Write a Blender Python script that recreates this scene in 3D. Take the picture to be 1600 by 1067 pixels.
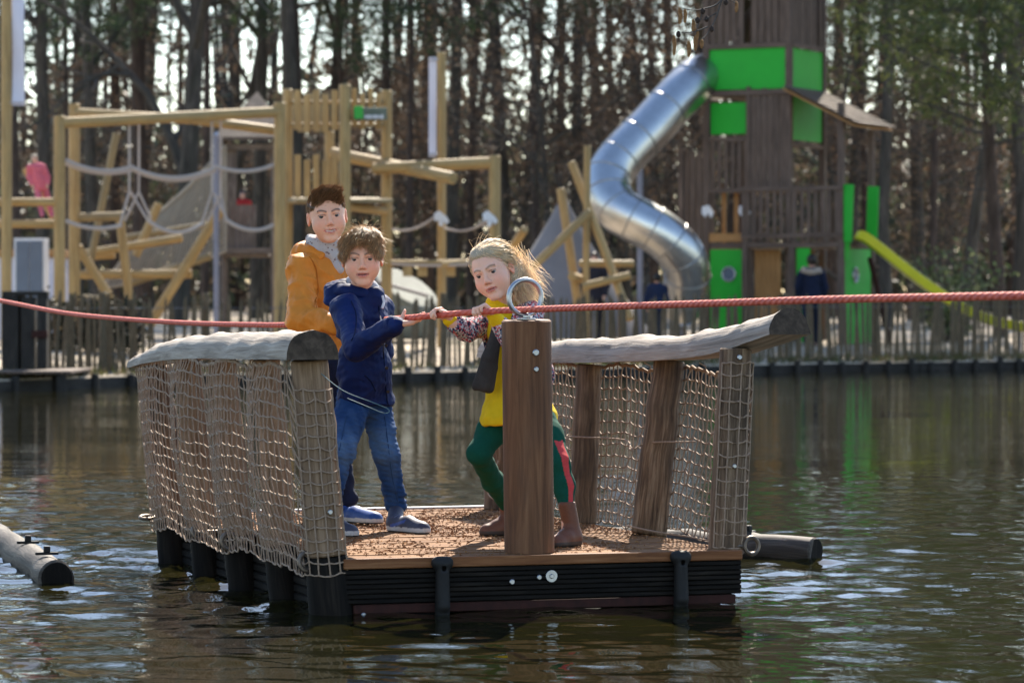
import bpy, math, random
import numpy as np
from mathutils import Vector, Matrix
R_ = math.radians
for o in list(bpy.data.objects): bpy.data.objects.remove(o)
scene = bpy.context.scene
COL = scene.collection

# ------------------------------------------------------------------ camera
F_PX = 5400.0; HOR = 470.0; CAM_H = 1.2          # focal length and horizon in photo pixels, eye height over the water
cam = bpy.data.cameras.new('camera'); camo = bpy.data.objects.new('camera', cam); COL.objects.link(camo)
cam.sensor_width = 36.0; cam.lens = 36.0 * F_PX / 1600.0
cam.shift_y = -(533.5 - HOR) / 1600.0
cam.clip_start = 0.1; cam.clip_end = 3000
camo.location = (0, 0, CAM_H); camo.rotation_euler = (R_(90), 0, 0)
cam.dof.use_dof = True; cam.dof.focus_distance = 14.3; cam.dof.aperture_fstop = 5.2
scene.camera = camo

# ------------------------------------------------------------------ sky and sun
SUN_EL, SUN_AZ = 40.0, 9.0                        # azimuth from straight ahead towards the right
w = bpy.data.worlds.new('World'); scene.world = w; w.use_nodes = True
nt = w.node_tree; nt.nodes.clear()
sk = nt.nodes.new('ShaderNodeTexSky'); sk.sky_type = 'NISHITA'; sk.sun_disc = False
sk.sun_elevation = R_(SUN_EL); sk.sun_rotation = R_(SUN_AZ); sk.air_density = 1.0; sk.dust_density = 0.3; sk.ozone_density = 1.0
bg = nt.nodes.new('ShaderNodeBackground'); bg.inputs[1].default_value = 0.11
wo = nt.nodes.new('ShaderNodeOutputWorld')
nt.links.new(sk.outputs[0], bg.inputs[0]); nt.links.new(bg.outputs[0], wo.inputs[0])
sl = bpy.data.lights.new('sun', 'SUN'); slo = bpy.data.objects.new('sun', sl); COL.objects.link(slo)
sl.energy = 5.0; sl.angle = R_(0.53); sl.color = (1.0, 0.91, 0.77)
sd = Vector((math.sin(R_(SUN_AZ)) * math.cos(R_(SUN_EL)), math.cos(R_(SUN_AZ)) * math.cos(R_(SUN_EL)), math.sin(R_(SUN_EL))))
slo.rotation_euler = sd.to_track_quat('Z', 'Y').to_euler(); slo.location = sd * 50
vs = scene.view_settings
vs.view_transform = 'Standard'; vs.look = 'None'; vs.exposure = 1.56; vs.gamma = 1.0; vs.use_curve_mapping = False
scene.render.engine = 'CYCLES'
scene.cycles.max_bounces = 8; scene.cycles.transparent_max_bounces = 8

# ------------------------------------------------------------------ helpers
def P(px, py, Y):
    """photo pixel + distance -> point"""
    return Vector(((px - 800.0) * Y / F_PX, Y, CAM_H - (py - HOR) * Y / F_PX))
def PN(px, py, Y): return np.array(P(px, py, Y))
def nrm(v):
    v = np.asarray(v, float); return v / (np.linalg.norm(v) + 1e-12)
def wn(p, freq, seed, n=7):
    rg = np.random.RandomState(seed); k = rg.normal(size=(n, 3)); k /= np.linalg.norm(k, axis=1)[:, None]
    k *= freq * (0.6 + 0.8 * rg.rand(n, 1)); ph = rg.rand(n) * 6.283
    return np.sin(p @ k.T * 6.283 + ph).sum(1) / math.sqrt(n / 2.0) * 0.6

def tag(o, label=None, cat=None, group=None, kind=None):
    if label: o['label'] = label
    if cat: o['category'] = cat
    if group: o['group'] = group
    if kind: o['kind'] = kind
    return o
def empty(name, loc=(0, 0, 0), rz=0, label=None, cat=None, group=None, parent=None):
    o = bpy.data.objects.new(name, None); COL.objects.link(o); o.location = loc; o.rotation_euler = (0, 0, rz)
    o.empty_display_size = 0.1
    if parent: o.parent = parent
    return tag(o, label, cat, group)
def link(name, me, parent=None, loc=None):
    o = bpy.data.objects.new(name, me); COL.objects.link(o)
    if parent: o.parent = parent
    if loc is not None: o.location = loc
    return o
def copy_tree(o, parent=None):
    c = o.copy(); COL.objects.link(c); c.parent = parent
    for ch in list(o.children): copy_tree(ch, c)
    return c
def np_mesh(name, V, faces, mat=None, tc=None, col=None, smooth=True):
    """faces: int array (n,3|4) or list of such arrays"""
    if not isinstance(faces, (list, tuple)): faces = [faces]
    faces = [np.asarray(f, np.int32) for f in faces if len(f)]
    me = bpy.data.meshes.new(name); V = np.asarray(V, np.float32)
    me.vertices.add(len(V)); me.vertices.foreach_set('co', V.ravel())
    nl = sum(f.size for f in faces); npoly = sum(len(f) for f in faces)
    me.loops.add(nl); me.loops.foreach_set('vertex_index', np.concatenate([f.ravel() for f in faces]))
    me.polygons.add(npoly)
    st = []; c = 0
    for f in faces:
        st.append(c + np.arange(len(f)) * f.shape[1]); c += f.size
    me.polygons.foreach_set('loop_start', np.concatenate(st).astype(np.int32))
    me.polygons.foreach_set('use_smooth', np.full(npoly, smooth))
    me.update(calc_edges=True); me.validate()
    if tc is not None:
        a = me.attributes.new('tc', 'FLOAT_VECTOR', 'POINT'); a.data.foreach_set('vector', np.asarray(tc, np.float32).ravel())
    if col is not None:
        a = me.attributes.new('col', 'FLOAT_COLOR', 'POINT')
        cc = np.ones((len(V), 4), np.float32); cc[:, :3] = col; a.data.foreach_set('color', cc.ravel())
    if mat: me.materials.append(mat)
    return me

def batch_tubes(Pt, Rd, sides=3, closed=False):
    """Pt (N,S,3), Rd (N,S) -> verts, quads, tc"""
    Pt = np.asarray(Pt, float); Rd = np.asarray(Rd, float); N, S, _ = Pt.shape
    T = np.gradient(Pt, axis=1); T /= np.linalg.norm(T, axis=2)[..., None] + 1e-12
    ref = np.zeros((N, 1, 3)); m = np.abs(T.mean(1)); ref[np.arange(N), 0, np.argmin(m, axis=1)] = 1
    A = np.cross(T, np.broadcast_to(ref, T.shape)); A /= np.linalg.norm(A, axis=2)[..., None] + 1e-12
    B = np.cross(T, A)
    th = np.arange(sides) * 2 * math.pi / sides
    V = Pt[:, :, None, :] + Rd[:, :, None, None] * (np.cos(th)[None, None, :, None] * A[:, :, None, :] + np.sin(th)[None, None, :, None] * B[:, :, None, :])
    L = np.concatenate([np.zeros((N, 1)), np.cumsum(np.linalg.norm(np.diff(Pt, axis=1), axis=2), axis=1)], 1)
    tc = np.empty(V.shape); tc[..., 0] = Rd[:, :, None] * np.cos(th); tc[..., 1] = Rd[:, :, None] * np.sin(th); tc[..., 2] = L[:, :, None]
    idx = np.arange(N * S * sides).reshape(N, S, sides); nx = np.roll(idx, -1, 2)
    Q = np.stack([idx[:, :-1], nx[:, :-1], nx[:, 1:], idx[:, 1:]], -1).reshape(-1, 4)
    return V.reshape(-1, 3), Q, tc.reshape(-1, 3)

class MB:
    def __init__(s): s.V = []; s.F = []; s.T = []; s.n = 0
    def add(s, V, F, T=None):
        V = np.asarray(V, float); s.V.append(V); s.T.append(V if T is None else np.asarray(T, float))
        for f in (F if isinstance(F, list) else [F]):
            s.F.append(np.asarray(f, np.int32) + s.n)
        s.n += len(V); return s
    def tube(s, pts, rad, n=12, cham=0.0, cap=True, wob=0.0, seed=0):
        pts = np.asarray(pts, float); S = len(pts); rad = np.full(S, rad, float) if np.isscalar(rad) else np.asarray(rad, float)
        if cham > 0:
            a = pts[0] + nrm(pts[1] - pts[0]) * cham; b = pts[-1] + nrm(pts[-2] - pts[-1]) * cham
            pts = np.vstack([pts[:1], a, pts[1:-1], b, pts[-1:]])
            rad = np.concatenate([[rad[0] - cham], rad[:1], rad[1:-1], rad[-1:], [rad[-1] - cham]])
        V, Q, T = batch_tubes(pts[None], rad[None], n)
        if wob:
            c = np.repeat(pts, n, axis=0); d = V - c
            V = c + d * (1 + wob * wn(T * np.array([1, 1, .35]) + seed * 3.1, 3.0 / (rad.mean() * 6.3), 5 + seed)[:, None])
        F = [Q]
        if cap:
            S2 = len(pts); c0 = len(V); V = np.vstack([V, pts[0], pts[-1]]); T = np.vstack([T, [0, 0, 0], [0, 0, T[-1, 2]]])
            i = np.arange(n); F.append(np.stack([np.full(n, c0), (i + 1) % n, i], 1)); b = (S2 - 1) * n
            F.append(np.stack([np.full(n, c0 + 1), b + i, b + (i + 1) % n], 1))
        return s.add(V, F, T)
    def box(s, c, ex, ey, ez, b=0.004):
        """box centred c with half-axis vectors ex, ey, ez, chamfer b"""
        c, ex, ey, ez = [np.asarray(v, float) for v in (c, ex, ey, ez)]
        l = [np.linalg.norm(v) for v in (ex, ey, ez)]; b = min(b, .45 * min(l)); d = [nrm(v) for v in (ex, ey, ez)]
        V = []; key = {}
        for sx in (-1, 1):
            for sy in (-1, 1):
                for sz in (-1, 1):
                    sg = (sx, sy, sz)
                    for a in range(3):
                        key[sg, a] = len(V)
                        V.append([sg[j] * (l[j] - (b if j != a else 0)) for j in range(3)])
        F4 = []; F3 = []
        for a in range(3):
            u, v = (a + 1) % 3, (a + 2) % 3
            for sa in (-1, 1):
                q = []
                for (su, sv) in ((-1, -1), (1, -1), (1, 1), (-1, 1)):
                    sg = [0, 0, 0]; sg[a] = sa; sg[u] = su; sg[v] = sv; q.append(key[tuple(sg), a])
                F4.append(q if sa > 0 else q[::-1])
        for a in range(3):
            u, v = (a + 1) % 3, (a + 2) % 3
            for su in (-1, 1):
                for sv in (-1, 1):
                    s0 = [0] * 3; s1 = [0] * 3; s0[a] = -1; s1[a] = 1; s0[u] = s1[u] = su; s0[v] = s1[v] = sv
                    s0, s1 = tuple(s0), tuple(s1); q = [key[s0, u], key[s1, u], key[s1, v], key[s0, v]]
                    F4.append(q if su * sv < 0 else q[::-1])
        for sg in {k[0] for k in key}:
            t = [key[sg, 0], key[sg, 1], key[sg, 2]]
            F3.append(t if sg[0] * sg[1] * sg[2] > 0 else t[::-1])
        L = np.array(V); W = c + L @ np.array(d)
        o = np.argsort(l); return s.add(W, [np.array(F4), np.array(F3)], L[:, o])
    def build(s, name, mat, parent=None, loc=None, smooth=True, col=None):
        f4 = [f for f in s.F if f.shape[1] == 4]; f3 = [f for f in s.F if f.shape[1] == 3]
        F = ([np.concatenate(f4)] if f4 else []) + ([np.concatenate(f3)] if f3 else [])
        me = np_mesh(name, np.concatenate(s.V), F, mat, np.concatenate(s.T), col, smooth)
        if smooth:
            try: me.set_sharp_from_angle(angle=R_(38))
            except Exception: pass
        return link(name, me, parent, loc)
def abox(lo, hi, b=0.004):
    lo, hi = np.array(lo, float), np.array(hi, float); h = (hi - lo) / 2
    return MB().box((lo + hi) / 2, (h[0], 0, 0), (0, h[1], 0), (0, 0, h[2]), b)
def beam(a, b, wdt, hgt, ch=.004, up=(0, 0, 1)):
    a = np.array(a, float); b = np.array(b, float); d = nrm(b - a); s = nrm(np.cross(d, up)); u = np.cross(s, d)
    return MB().box((a + b) / 2, d * np.linalg.norm(b - a) / 2, s * wdt / 2, u * hgt / 2, ch)
def log(a, b, r, n=12, r2=None, wob=.0, seed=0, cham=None):
    a = np.array(a, float); b = np.array(b, float); t = np.linspace(0, 1, 7)[:, None]
    return MB().tube(a + (b - a) * t, np.linspace(r, r if r2 is None else r2, 7), n, r * .18 if cham is None else cham, True, wob, seed)
def torus(c, R, r, ax1, ax2, n=28, m=10):
    c = np.array(c, float); t = np.linspace(0, 2 * math.pi, n, endpoint=False); ax1 = nrm(ax1); ax2 = nrm(ax2); ax3 = np.cross(ax1, ax2)
    p = np.arange(m) * 2 * math.pi / m
    rad = np.cos(t)[:, None] * ax1 + np.sin(t)[:, None] * ax2
    V = c + rad[:, None, :] * (R + r * np.cos(p))[None, :, None] + (r * np.sin(p))[None, :, None] * ax3
    i = np.arange(n * m).reshape(n, m); j = np.roll(i, -1, 0)
    Q = np.stack([i, j, np.roll(j, -1, 1), np.roll(i, -1, 1)], -1).reshape(-1, 4)
    return MB().add(V.reshape(-1, 3), Q)

# ------------------------------------------------------------------ implicit surfaces (bodies and clothes)
class Vol:
    def __init__(s, lo, hi, h):
        s.o = np.array(lo, float); s.h = h; n = np.ceil((np.array(hi, float) - s.o) / h).astype(int) + 1
        s.n = n; s.f = np.full(n, 1.0, np.float32)
        s.ax = [(s.o[i] + h * np.arange(n[i])).astype(np.float32) for i in range(3)]
    def sl(s, lo, hi, m):
        a = np.clip(np.floor((np.array(lo) - m - s.o) / s.h).astype(int), 0, s.n); b = np.clip(np.ceil((np.array(hi) + m - s.o) / s.h).astype(int) + 1, 0, s.n)
        S = tuple(slice(a[i], b[i]) for i in range(3))
        return S, s.ax[0][S[0]][:, None, None], s.ax[1][S[1]][None, :, None], s.ax[2][S[2]][None, None, :]
    def put(s, S, d, k, op):
        f = s.f[S]
        if f.size == 0: return
        if op == 'u':
            h = np.maximum(k - np.abs(f - d), 0) / k; s.f[S] = np.minimum(f, d) - h * h * k * .25
        else:                       # subtract
            d = -d; h = np.maximum(k - np.abs(f - d), 0) / k; s.f[S] = np.maximum(f, d) + h * h * k * .25
    def cone(s, a, b, ra, rb=None, k=.012, op='u'):
        rb = ra if rb is None else rb; a = np.array(a, float); b = np.array(b, float); m = max(ra, rb) + k + 3 * s.h
        S, X, Y, Z = s.sl(np.minimum(a, b), np.maximum(a, b), m); ba = b - a; bb = ba @ ba + 1e-12
        X = X - a[0]; Y = Y - a[1]; Z = Z - a[2]
        t = np.clip((X * ba[0] + Y * ba[1] + Z * ba[2]) / bb, 0, 1)
        d = np.sqrt((X - t * ba[0]) ** 2 + (Y - t * ba[1]) ** 2 + (Z - t * ba[2]) ** 2) - (ra + (rb - ra) * t)
        s.put(S, d, k, op); return s
    def chain(s, pts, rs, k=.012):
        for i in range(len(pts) - 1): s.cone(pts[i], pts[i + 1], rs[i], rs[i + 1], k)
        return s
    def ell(s, c, r, B=None, k=.012, op='u'):
        c = np.array(c, float); r = np.array(r, float); B = np.eye(3) if B is None else np.array(B, float); e = np.sqrt(((B * r) ** 2).sum(1))
        S, X, Y, Z = s.sl(c - e, c + e, k + 3 * s.h); X = X - c[0]; Y = Y - c[1]; Z = Z - c[2]; k0 = 0; k1 = 0
        for i in range(3):
            q = X * B[0, i] + Y * B[1, i] + Z * B[2, i]; k0 = k0 + (q / r[i]) ** 2; k1 = k1 + (q / r[i] ** 2) ** 2
        k0 = np.sqrt(k0); d = k0 * (k0 - 1) / (np.sqrt(k1) + 1e-9); s.put(S, d, k, op); return s
    def box(s, c, hf, B=None, rad=.005, k=.01, op='u'):
        c = np.array(c, float); hf = np.array(hf, float); B = np.eye(3) if B is None else np.array(B, float); e = np.abs(B * hf).sum(1)
        S, X, Y, Z = s.sl(c - e, c + e, k + 3 * s.h); X = X - c[0]; Y = Y - c[1]; Z = Z - c[2]; o = 0; ins = -9.0
        for i in range(3):
            q = np.abs(X * B[0, i] + Y * B[1, i] + Z * B[2, i]) - hf[i] + rad; o = o + np.maximum(q, 0) ** 2; ins = np.maximum(ins, q)
        s.put(S, np.sqrt(o) + np.minimum(ins, 0) - rad, k, op); return s
    def cut(s, c, n, k=.006):      # remove the side n points to
        c = np.array(c, float); n = nrm(n); S, X, Y, Z = s.sl(s.o, s.o + s.n * s.h, 0)
        d = (X - c[0]) * n[0] + (Y - c[1]) * n[1] + (Z - c[2]) * n[2]
        s.put(S, -d, k, 's'); return s
    def mesh(s, disp=None, smooth=1):
        f = s.f; i = f < 0
        c = np.zeros(np.array(f.shape) - 1, np.int8)
        for a in (0, 1):
            for b in (0, 1):
                for d in (0, 1): c += i[a:f.shape[0] - 1 + a, b:f.shape[1] - 1 + b, d:f.shape[2] - 1 + d]
        mx = (c > 0) & (c < 8); I = np.stack(np.nonzero(mx), 1); idx = np.full(mx.shape, -1, np.int32); idx[mx] = np.arange(len(I))
        cor = [(a, b, d) for a in (0, 1) for b in (0, 1) for d in (0, 1)]
        fv = {q: f[I[:, 0] + q[0], I[:, 1] + q[1], I[:, 2] + q[2]] for q in cor}
        ps = np.zeros((len(I), 3)); ct = np.zeros(len(I))
        for q in cor:
            for a in range(3):
                if q[a]: continue
                q2 = list(q); q2[a] = 1; q2 = tuple(q2); f0, f1 = fv[q], fv[q2]; ok = (f0 < 0) != (f1 < 0)
                t = np.where(ok, f0 / np.where(ok, f0 - f1, 1), 0); e = np.array(q, float)[None].repeat(len(I), 0); e[:, a] += t
                ps += e * ok[:, None]; ct += ok
        V = s.o + s.h * (I + ps / ct[:, None]); Q = []
        for a in range(3):
            u, v = (a + 1) % 3, (a + 2) % 3
            s0 = [slice(1, -1)] * 3; s1 = [slice(1, -1)] * 3; s0[a] = slice(0, -1); s1[a] = slice(1, None)
            x0 = i[tuple(s0)]; x1 = i[tuple(s1)]; e = np.stack(np.nonzero(x0 != x1), 1); fl = x0[tuple(e.T)]
            off = np.ones(3, int); off[a] = 0; e = e + off
            def cell(du, dv):
                z = e.copy(); z[:, u] -= du; z[:, v] -= dv; return idx[z[:, 0], z[:, 1], z[:, 2]]
            q = np.stack([cell(1, 1), cell(0, 1), cell(0, 0), cell(1, 0)], 1); q[~fl] = q[~fl][:, ::-1]; Q.append(q)
        Q = np.concatenate(Q); Q = Q[(Q >= 0).all(1)]
        for _ in range(smooth):     # one pass of relaxation
            A = np.zeros_like(V); n = np.zeros(len(V))
            for j in range(4):
                np.add.at(A, Q[:, j], V[Q[:, (j + 1) % 4]]); np.add.at(A, Q[:, j], V[Q[:, (j + 3) % 4]]); np.add.at(n, Q[:, j], 2)
            V = V * .5 + .5 * A / np.maximum(n, 1)[:, None]
        if disp is not None:
            nn = np.zeros_like(V); fn = np.cross(V[Q[:, 2]] - V[Q[:, 0]], V[Q[:, 3]] - V[Q[:, 1]])
            for j in range(4): np.add.at(nn, Q[:, j], fn)
            nn /= np.linalg.norm(nn, axis=1)[:, None] + 1e-12; V = V + nn * disp(V)[:, None]
        return V, Q

# ------------------------------------------------------------------ materials
def newmat(name):
    m = bpy.data.materials.new(name); m.use_nodes = True; return m, m.node_tree, m.node_tree.nodes['Principled BSDF']
def rgba(c): return (c[0], c[1], c[2], 1)
def coords(nt, scale, src='tc', rnd=7.0):
    if src == 'tc':
        a = nt.nodes.new('ShaderNodeAttribute'); a.attribute_name = 'tc'; v = a.outputs['Vector']
    else:
        a = nt.nodes.new('ShaderNodeTexCoord'); v = a.outputs[src]
    oi = nt.nodes.new('ShaderNodeObjectInfo'); mu = nt.nodes.new('ShaderNodeMath'); mu.operation = 'MULTIPLY'; mu.inputs[1].default_value = rnd
    nt.links.new(oi.outputs['Random'], mu.inputs[0])
    ad = nt.nodes.new('ShaderNodeVectorMath'); ad.operation = 'ADD'; nt.links.new(v, ad.inputs[0]); nt.links.new(mu.outputs[0], ad.inputs[1])
    mp = nt.nodes.new('ShaderNodeMapping'); mp.inputs['Scale'].default_value = scale; nt.links.new(ad.outputs[0], mp.inputs[0])
    return mp.outputs[0]
def noise(nt, vec, scale=1.0, detail=5, rough=.6, dist=0):
    n = nt.nodes.new('ShaderNodeTexNoise'); n.inputs['Scale'].default_value = scale; n.inputs['Detail'].default_value = detail
    n.inputs['Roughness'].default_value = rough; n.inputs['Distortion'].default_value = dist; nt.links.new(vec, n.inputs['Vector']); return n.outputs['Fac']
def ramp(nt, fac, stops):
    r = nt.nodes.new('ShaderNodeValToRGB'); e = r.color_ramp.elements
    while len(e) < len(stops): e.new(.5)
    for i, (p, c) in enumerate(stops): e[i].position = p; e[i].color = rgba(c)
    nt.links.new(fac, r.inputs[0]); return r.outputs[0]
def mix(nt, fac, a, b, mode='MIX'):
    m = nt.nodes.new('ShaderNodeMix'); m.data_type = 'RGBA'; m.blend_type = mode
    for s, v in ((0, fac), (6, a), (7, b)):
        if hasattr(v, 'node'): nt.links.new(v, m.inputs[s])
        elif isinstance(v, (int, float)): m.inputs[s].default_value = v
        else: m.inputs[s].default_value = rgba(v)
    return m.outputs[2]
def bump(nt, b, h, strength, dist):
    n = nt.nodes.new('ShaderNodeBump'); n.inputs['Strength'].default_value = strength; n.inputs['Distance'].default_value = dist
    nt.links.new(h, n.inputs['Height']); nt.links.new(n.outputs[0], b.inputs['Normal'])
def wood(name, dark, mid, light, across=45, along=3.0, bmp=.5, bd=.004, rough=.75, blotch=.5, bl_col=None, spec=.3):
    m, nt, b = newmat(name)
    n1 = noise(nt, coords(nt, (across, across, along)), 1, 6, .65, .6)
    c = ramp(nt, n1, [(.28, dark), (.5, mid), (.72, light)])
    n2 = noise(nt, coords(nt, (5, 5, 2.2)), 1, 4, .6)
    f = ramp(nt, n2, [(.4, (0, 0, 0)), (.68, (blotch,) * 3)])
    c = mix(nt, f, c, dark if bl_col is None else bl_col)
    nt.links.new(c, b.inputs['Base Color']); b.inputs['Roughness'].default_value = rough; b.inputs['Specular IOR Level'].default_value = spec
    bump(nt, b, n1, bmp, bd); return m
def plain(name, colr, rough=.6, metal=0, var=.25, scale=6, bmp=0, spec=.4, src='tc'):
    m, nt, b = newmat(name); v = coords(nt, (scale,) * 3, src); n = noise(nt, v, 1, 5, .65)
    d = tuple(max(0, x * (1 - var)) for x in colr); l = tuple(min(1, x * (1 + var)) for x in colr)
    nt.links.new(ramp(nt, n, [(.3, d), (.7, l)]), b.inputs['Base Color'])
    b.inputs['Roughness'].default_value = rough; b.inputs['Metallic'].default_value = metal; b.inputs['Specular IOR Level'].default_value = spec
    if bmp: bump(nt, b, n, bmp, .004)
    return m
def cloth(name, colr, weave=900, fold=14, rough=.9, var=.12, bmp=.35, sheen=.0, trans=0):
    m, nt, b = newmat(name); v = coords(nt, (1, 1, 1), 'Object')
    n = noise(nt, v, fold, 4, .6, .8); n2 = noise(nt, v, weave, 1, .5)
    d = tuple(x * (1 - var) for x in colr); l = tuple(min(1, x * (1 + var)) for x in colr)
    nt.links.new(ramp(nt, n, [(.3, d), (.7, l)]), b.inputs['Base Color']); b.inputs['Roughness'].default_value = rough
    b.inputs['Specular IOR Level'].default_value = .2; b.inputs['Sheen Weight'].default_value = sheen
    ad = nt.nodes.new('ShaderNodeMath'); ad.operation = 'MULTIPLY_ADD'; ad.inputs[1].default_value = .12
    nt.links.new(n2, ad.inputs[0]); nt.links.new(n, ad.inputs[2]); bump(nt, b, ad.outputs[0], bmp, .012); return m
def vcol(name, rough=.55, spec=.35, sss=0, var=.1, scale=60):
    m, nt, b = newmat(name); a = nt.nodes.new('ShaderNodeAttribute'); a.attribute_name = 'col'
    n = noise(nt, coords(nt, (scale,) * 3, 'Object'), 1, 3, .6); c = mix(nt, 1.0, a.outputs['Color'], ramp(nt, n, [(.3, (1 - var,) * 3), (.7, (1,) * 3)]), 'MULTIPLY')
    nt.links.new(c, b.inputs['Base Color']); b.inputs['Roughness'].default_value = rough; b.inputs['Specular IOR Level'].default_value = spec
    if sss:
        b.inputs['Subsurface Weight'].default_value = sss; b.inputs['Subsurface Radius'].default_value = (.012, .004, .002); b.inputs['Subsurface Scale'].default_value = 1.0
    return m
M = {}
M['post_wood'] = wood('weathered post wood', (.035, .020, .011), (.165, .10, .058), (.36, .25, .16), 70, 4, .9, .006, .85, .8, (.03, .022, .017))
M['pale_post'] = wood('pale grey weathered wood', (.10, .055, .03), (.265, .168, .10), (.42, .285, .185), 60, 3, .8, .005, .85, .3)
M['cap_log'] = wood('silver weathered log', (.13, .10, .075), (.33, .27, .215), (.50, .425, .35), 45, 2.2, .9, .008, .8, .35, (.16, .135, .115))
M['cap_end'] = wood('dark log end grain', (.03, .021, .015), (.07, .049, .034), (.13, .092, .066), 30, 30, .6, .004, .9, .3)
M['bollard'] = wood('red brown hardwood post', (.06, .022, .008), (.155, .062, .025), (.25, .115, .052), 28, 2.0, .5, .003, .7, .45, (.07, .045, .033))
M['deck'] = wood('wet worn deck board', (.085, .036, .012), (.20, .095, .036), (.33, .18, .08), 55, 3, .6, .003, .85, .6, (.12, .05, .022), .15)
M['edge_board'] = wood('red brown edge board', (.10, .034, .012), (.21, .08, .028), (.33, .155, .065), 60, 3, .4, .002, .7, .4, None, .25)
M['hull'] = wood('black tarred beam', (.004, .003, .0023), (.009, .0068, .0052), (.024, .018, .013), 40, 3, .6, .003, .8, .3, None, .15)
M['rubber'] = plain('black rubber', (.0075, .0058, .0046), .7, 0, .3, 40, .2)
M['hull_red'] = plain('dull red strip', (.03, .007, .004), .9, 0, .4, 25)
M['galv'] = plain('galvanised steel', (.36, .36, .37), .38, 1, .15, 30)
M['rusty'] = plain('rusty ring steel', (.16, .12, .09), .5, .8, .35, 60, .3)
M['net'] = wood('net cord', (.15, .095, .06), (.30, .205, .14), (.43, .32, .235), 300, 60, .4, .001, .85, .2)
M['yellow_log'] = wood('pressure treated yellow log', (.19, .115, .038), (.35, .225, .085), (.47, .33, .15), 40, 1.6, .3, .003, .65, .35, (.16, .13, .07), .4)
M['yellow_log_b'] = wood('shaded greenish log', (.13, .095, .05), (.25, .18, .085), (.36, .27, .14), 40, 1.6, .3, .003, .7, .4, None, .4)  # darker copy of the yellow log, shade put into its colour
M['tower_wood'] = wood('grey brown tower board', (.05, .034, .026), (.115, .078, .06), (.20, .142, .11), 45, 2.2, .3, .003, .8, .4)
M['door_wood'] = wood('orange door board', (.22, .10, .03), (.36, .18, .06), (.46, .25, .10), 40, 2, .3, .003, .6, .3)
M['shingle'] = wood('roof shingle', (.05, .036, .028), (.115, .082, .062), (.20, .15, .115), 30, 6, .4, .004, .85, .4)
M['green_panel'] = plain('bright green panel', (.010, .34, .02), .65, 0, .06, 3)
M['yellow_slide'] = plain('yellow green plastic', (.55, .50, .02), .3, 0, .08, 4)
M['steel_tube'] = plain('brushed steel tube', (.50, .50, .50), .32, 1, .1, 5)
M['seam'] = plain('dark seam band', (.25, .25, .26), .4, 1, .1, 5)
M['fence'] = wood('chestnut paling', (.055, .038, .022), (.13, .09, .053), (.23, .165, .10), 60, 5, .4, .003, .85, .5, (.045, .05, .035))
M['wire'] = plain('fence wire', (.2, .2, .2), .5, 1)
M['dark_timber'] = wood('dark bank timber', (.008, .007, .006), (.022, .018, .015), (.05, .042, .035), 30, 3, .4, .004, .8, .3)
M['white_panel'] = plain('pale lavender panel', (.55, .53, .60), .6, 0, .06, 2)
M['banner'] = plain('white banner cloth', (.62, .60, .68), .8, 0, .06, 3)
M['cabinet'] = plain('grey blue cabinet', (.10, .125, .17), .5, 0, .12, 4)
M['white_frame'] = plain('white frame', (.6, .6, .62), .5, 0, .05, 4)
M['grey_pole'] = plain('grey painted pole', (.19, .20, .26), .6, 0, .08, 4)
M['rope_white'] = plain('white play rope', (.36, .31, .28), .9, 0, .2, 60)
M['canvas'] = plain('grey tent canvas', (.20, .18, .175), .9, 0, .12, 1.2)
M['thatch'] = wood('brown hut boards', (.07, .055, .045), (.15, .115, .095), (.24, .19, .16), 20, 3, .4, .006, .9, .4)
M['sandnet'] = plain('tan climbing net cord', (.30, .24, .17), .9, 0, .2, 10)
M['bark'] = wood('grey brown bark', (.022, .018, .015), (.055, .046, .04), (.11, .092, .078), 9, 2.2, .8, .02, .9, .4, (.035, .04, .025))
M['pine_bark'] = wood('pine bark', (.025, .017, .013), (.06, .042, .034), (.11, .075, .06), 9, 2.5, .8, .02, .9, .4)
M['twig'] = plain('dark twig bark', (.058, .052, .047), .85, 0, .3, 3)
M['wood_chip'] = plain('bark mulch', (.16, .085, .045), .9, 0, .5, 40)
# ================================================================== SETTING: ground, water, bank
BX = np.array([-300, -60, -6.8, -5.4, -1.9, 2.0, 4.25, 9.05, 60, 300.]); BY = np.array([20, 34, 45.6, 48.7, 50.6, 54.9, 57.3, 61.1, 74, 100.])
def bankY(x): return np.interp(x, BX, BY)
def gz(x, y):
    d = np.asarray(y) - bankY(x); return np.interp(d, [0, 1.5, 5, 12, 60, 400], [.15, .2, .42, .5, .8, 2.0])
xs = np.unique(np.concatenate([BX, np.linspace(-40, 40, 81), np.linspace(-300, 300, 25)])); ds = np.array([-130, -60, -20, -3, -.06, -.02, .5, 1.5, 3, 5, 7, 9, 12, 16, 22, 30, 45, 60, 90, 140, 220, 400, 900.])
gx, gd = np.meshgrid(xs, ds, indexing='ij'); gy = bankY(gx) + gd
gzz = np.where(gd < -.04, -1.4, np.interp(gd, [0, 1.5, 5, 12, 60, 400, 900], [.15, .2, .42, .5, .8, 2.0, 3.]))
gzz = gzz + np.where(gd > 3, .03 * np.sin(gx * 1.7) * np.cos(gy * 1.3), 0)
ii = np.arange(gx.size).reshape(gx.shape); GQ = np.stack([ii[:-1, :-1], ii[1:, :-1], ii[1:, 1:], ii[:-1, 1:]], -1).reshape(-1, 4)
m, nt, b = newmat('sandy ground with grass and leaf litter')
v = coords(nt, (1, 1, 1), 'Object', 0); n1 = noise(nt, v, .35, 5, .6); n2 = noise(nt, v, 9, 5, .7); n3 = noise(nt, v, .12, 3, .5)
sand = ramp(nt, n2, [(.3, (.28, .21, .14)), (.7, (.48, .40, .30))]); lit = ramp(nt, n2, [(.3, (.05, .045, .02)), (.52, (.11, .085, .045)), (.7, (.17, .12, .075))])
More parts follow.
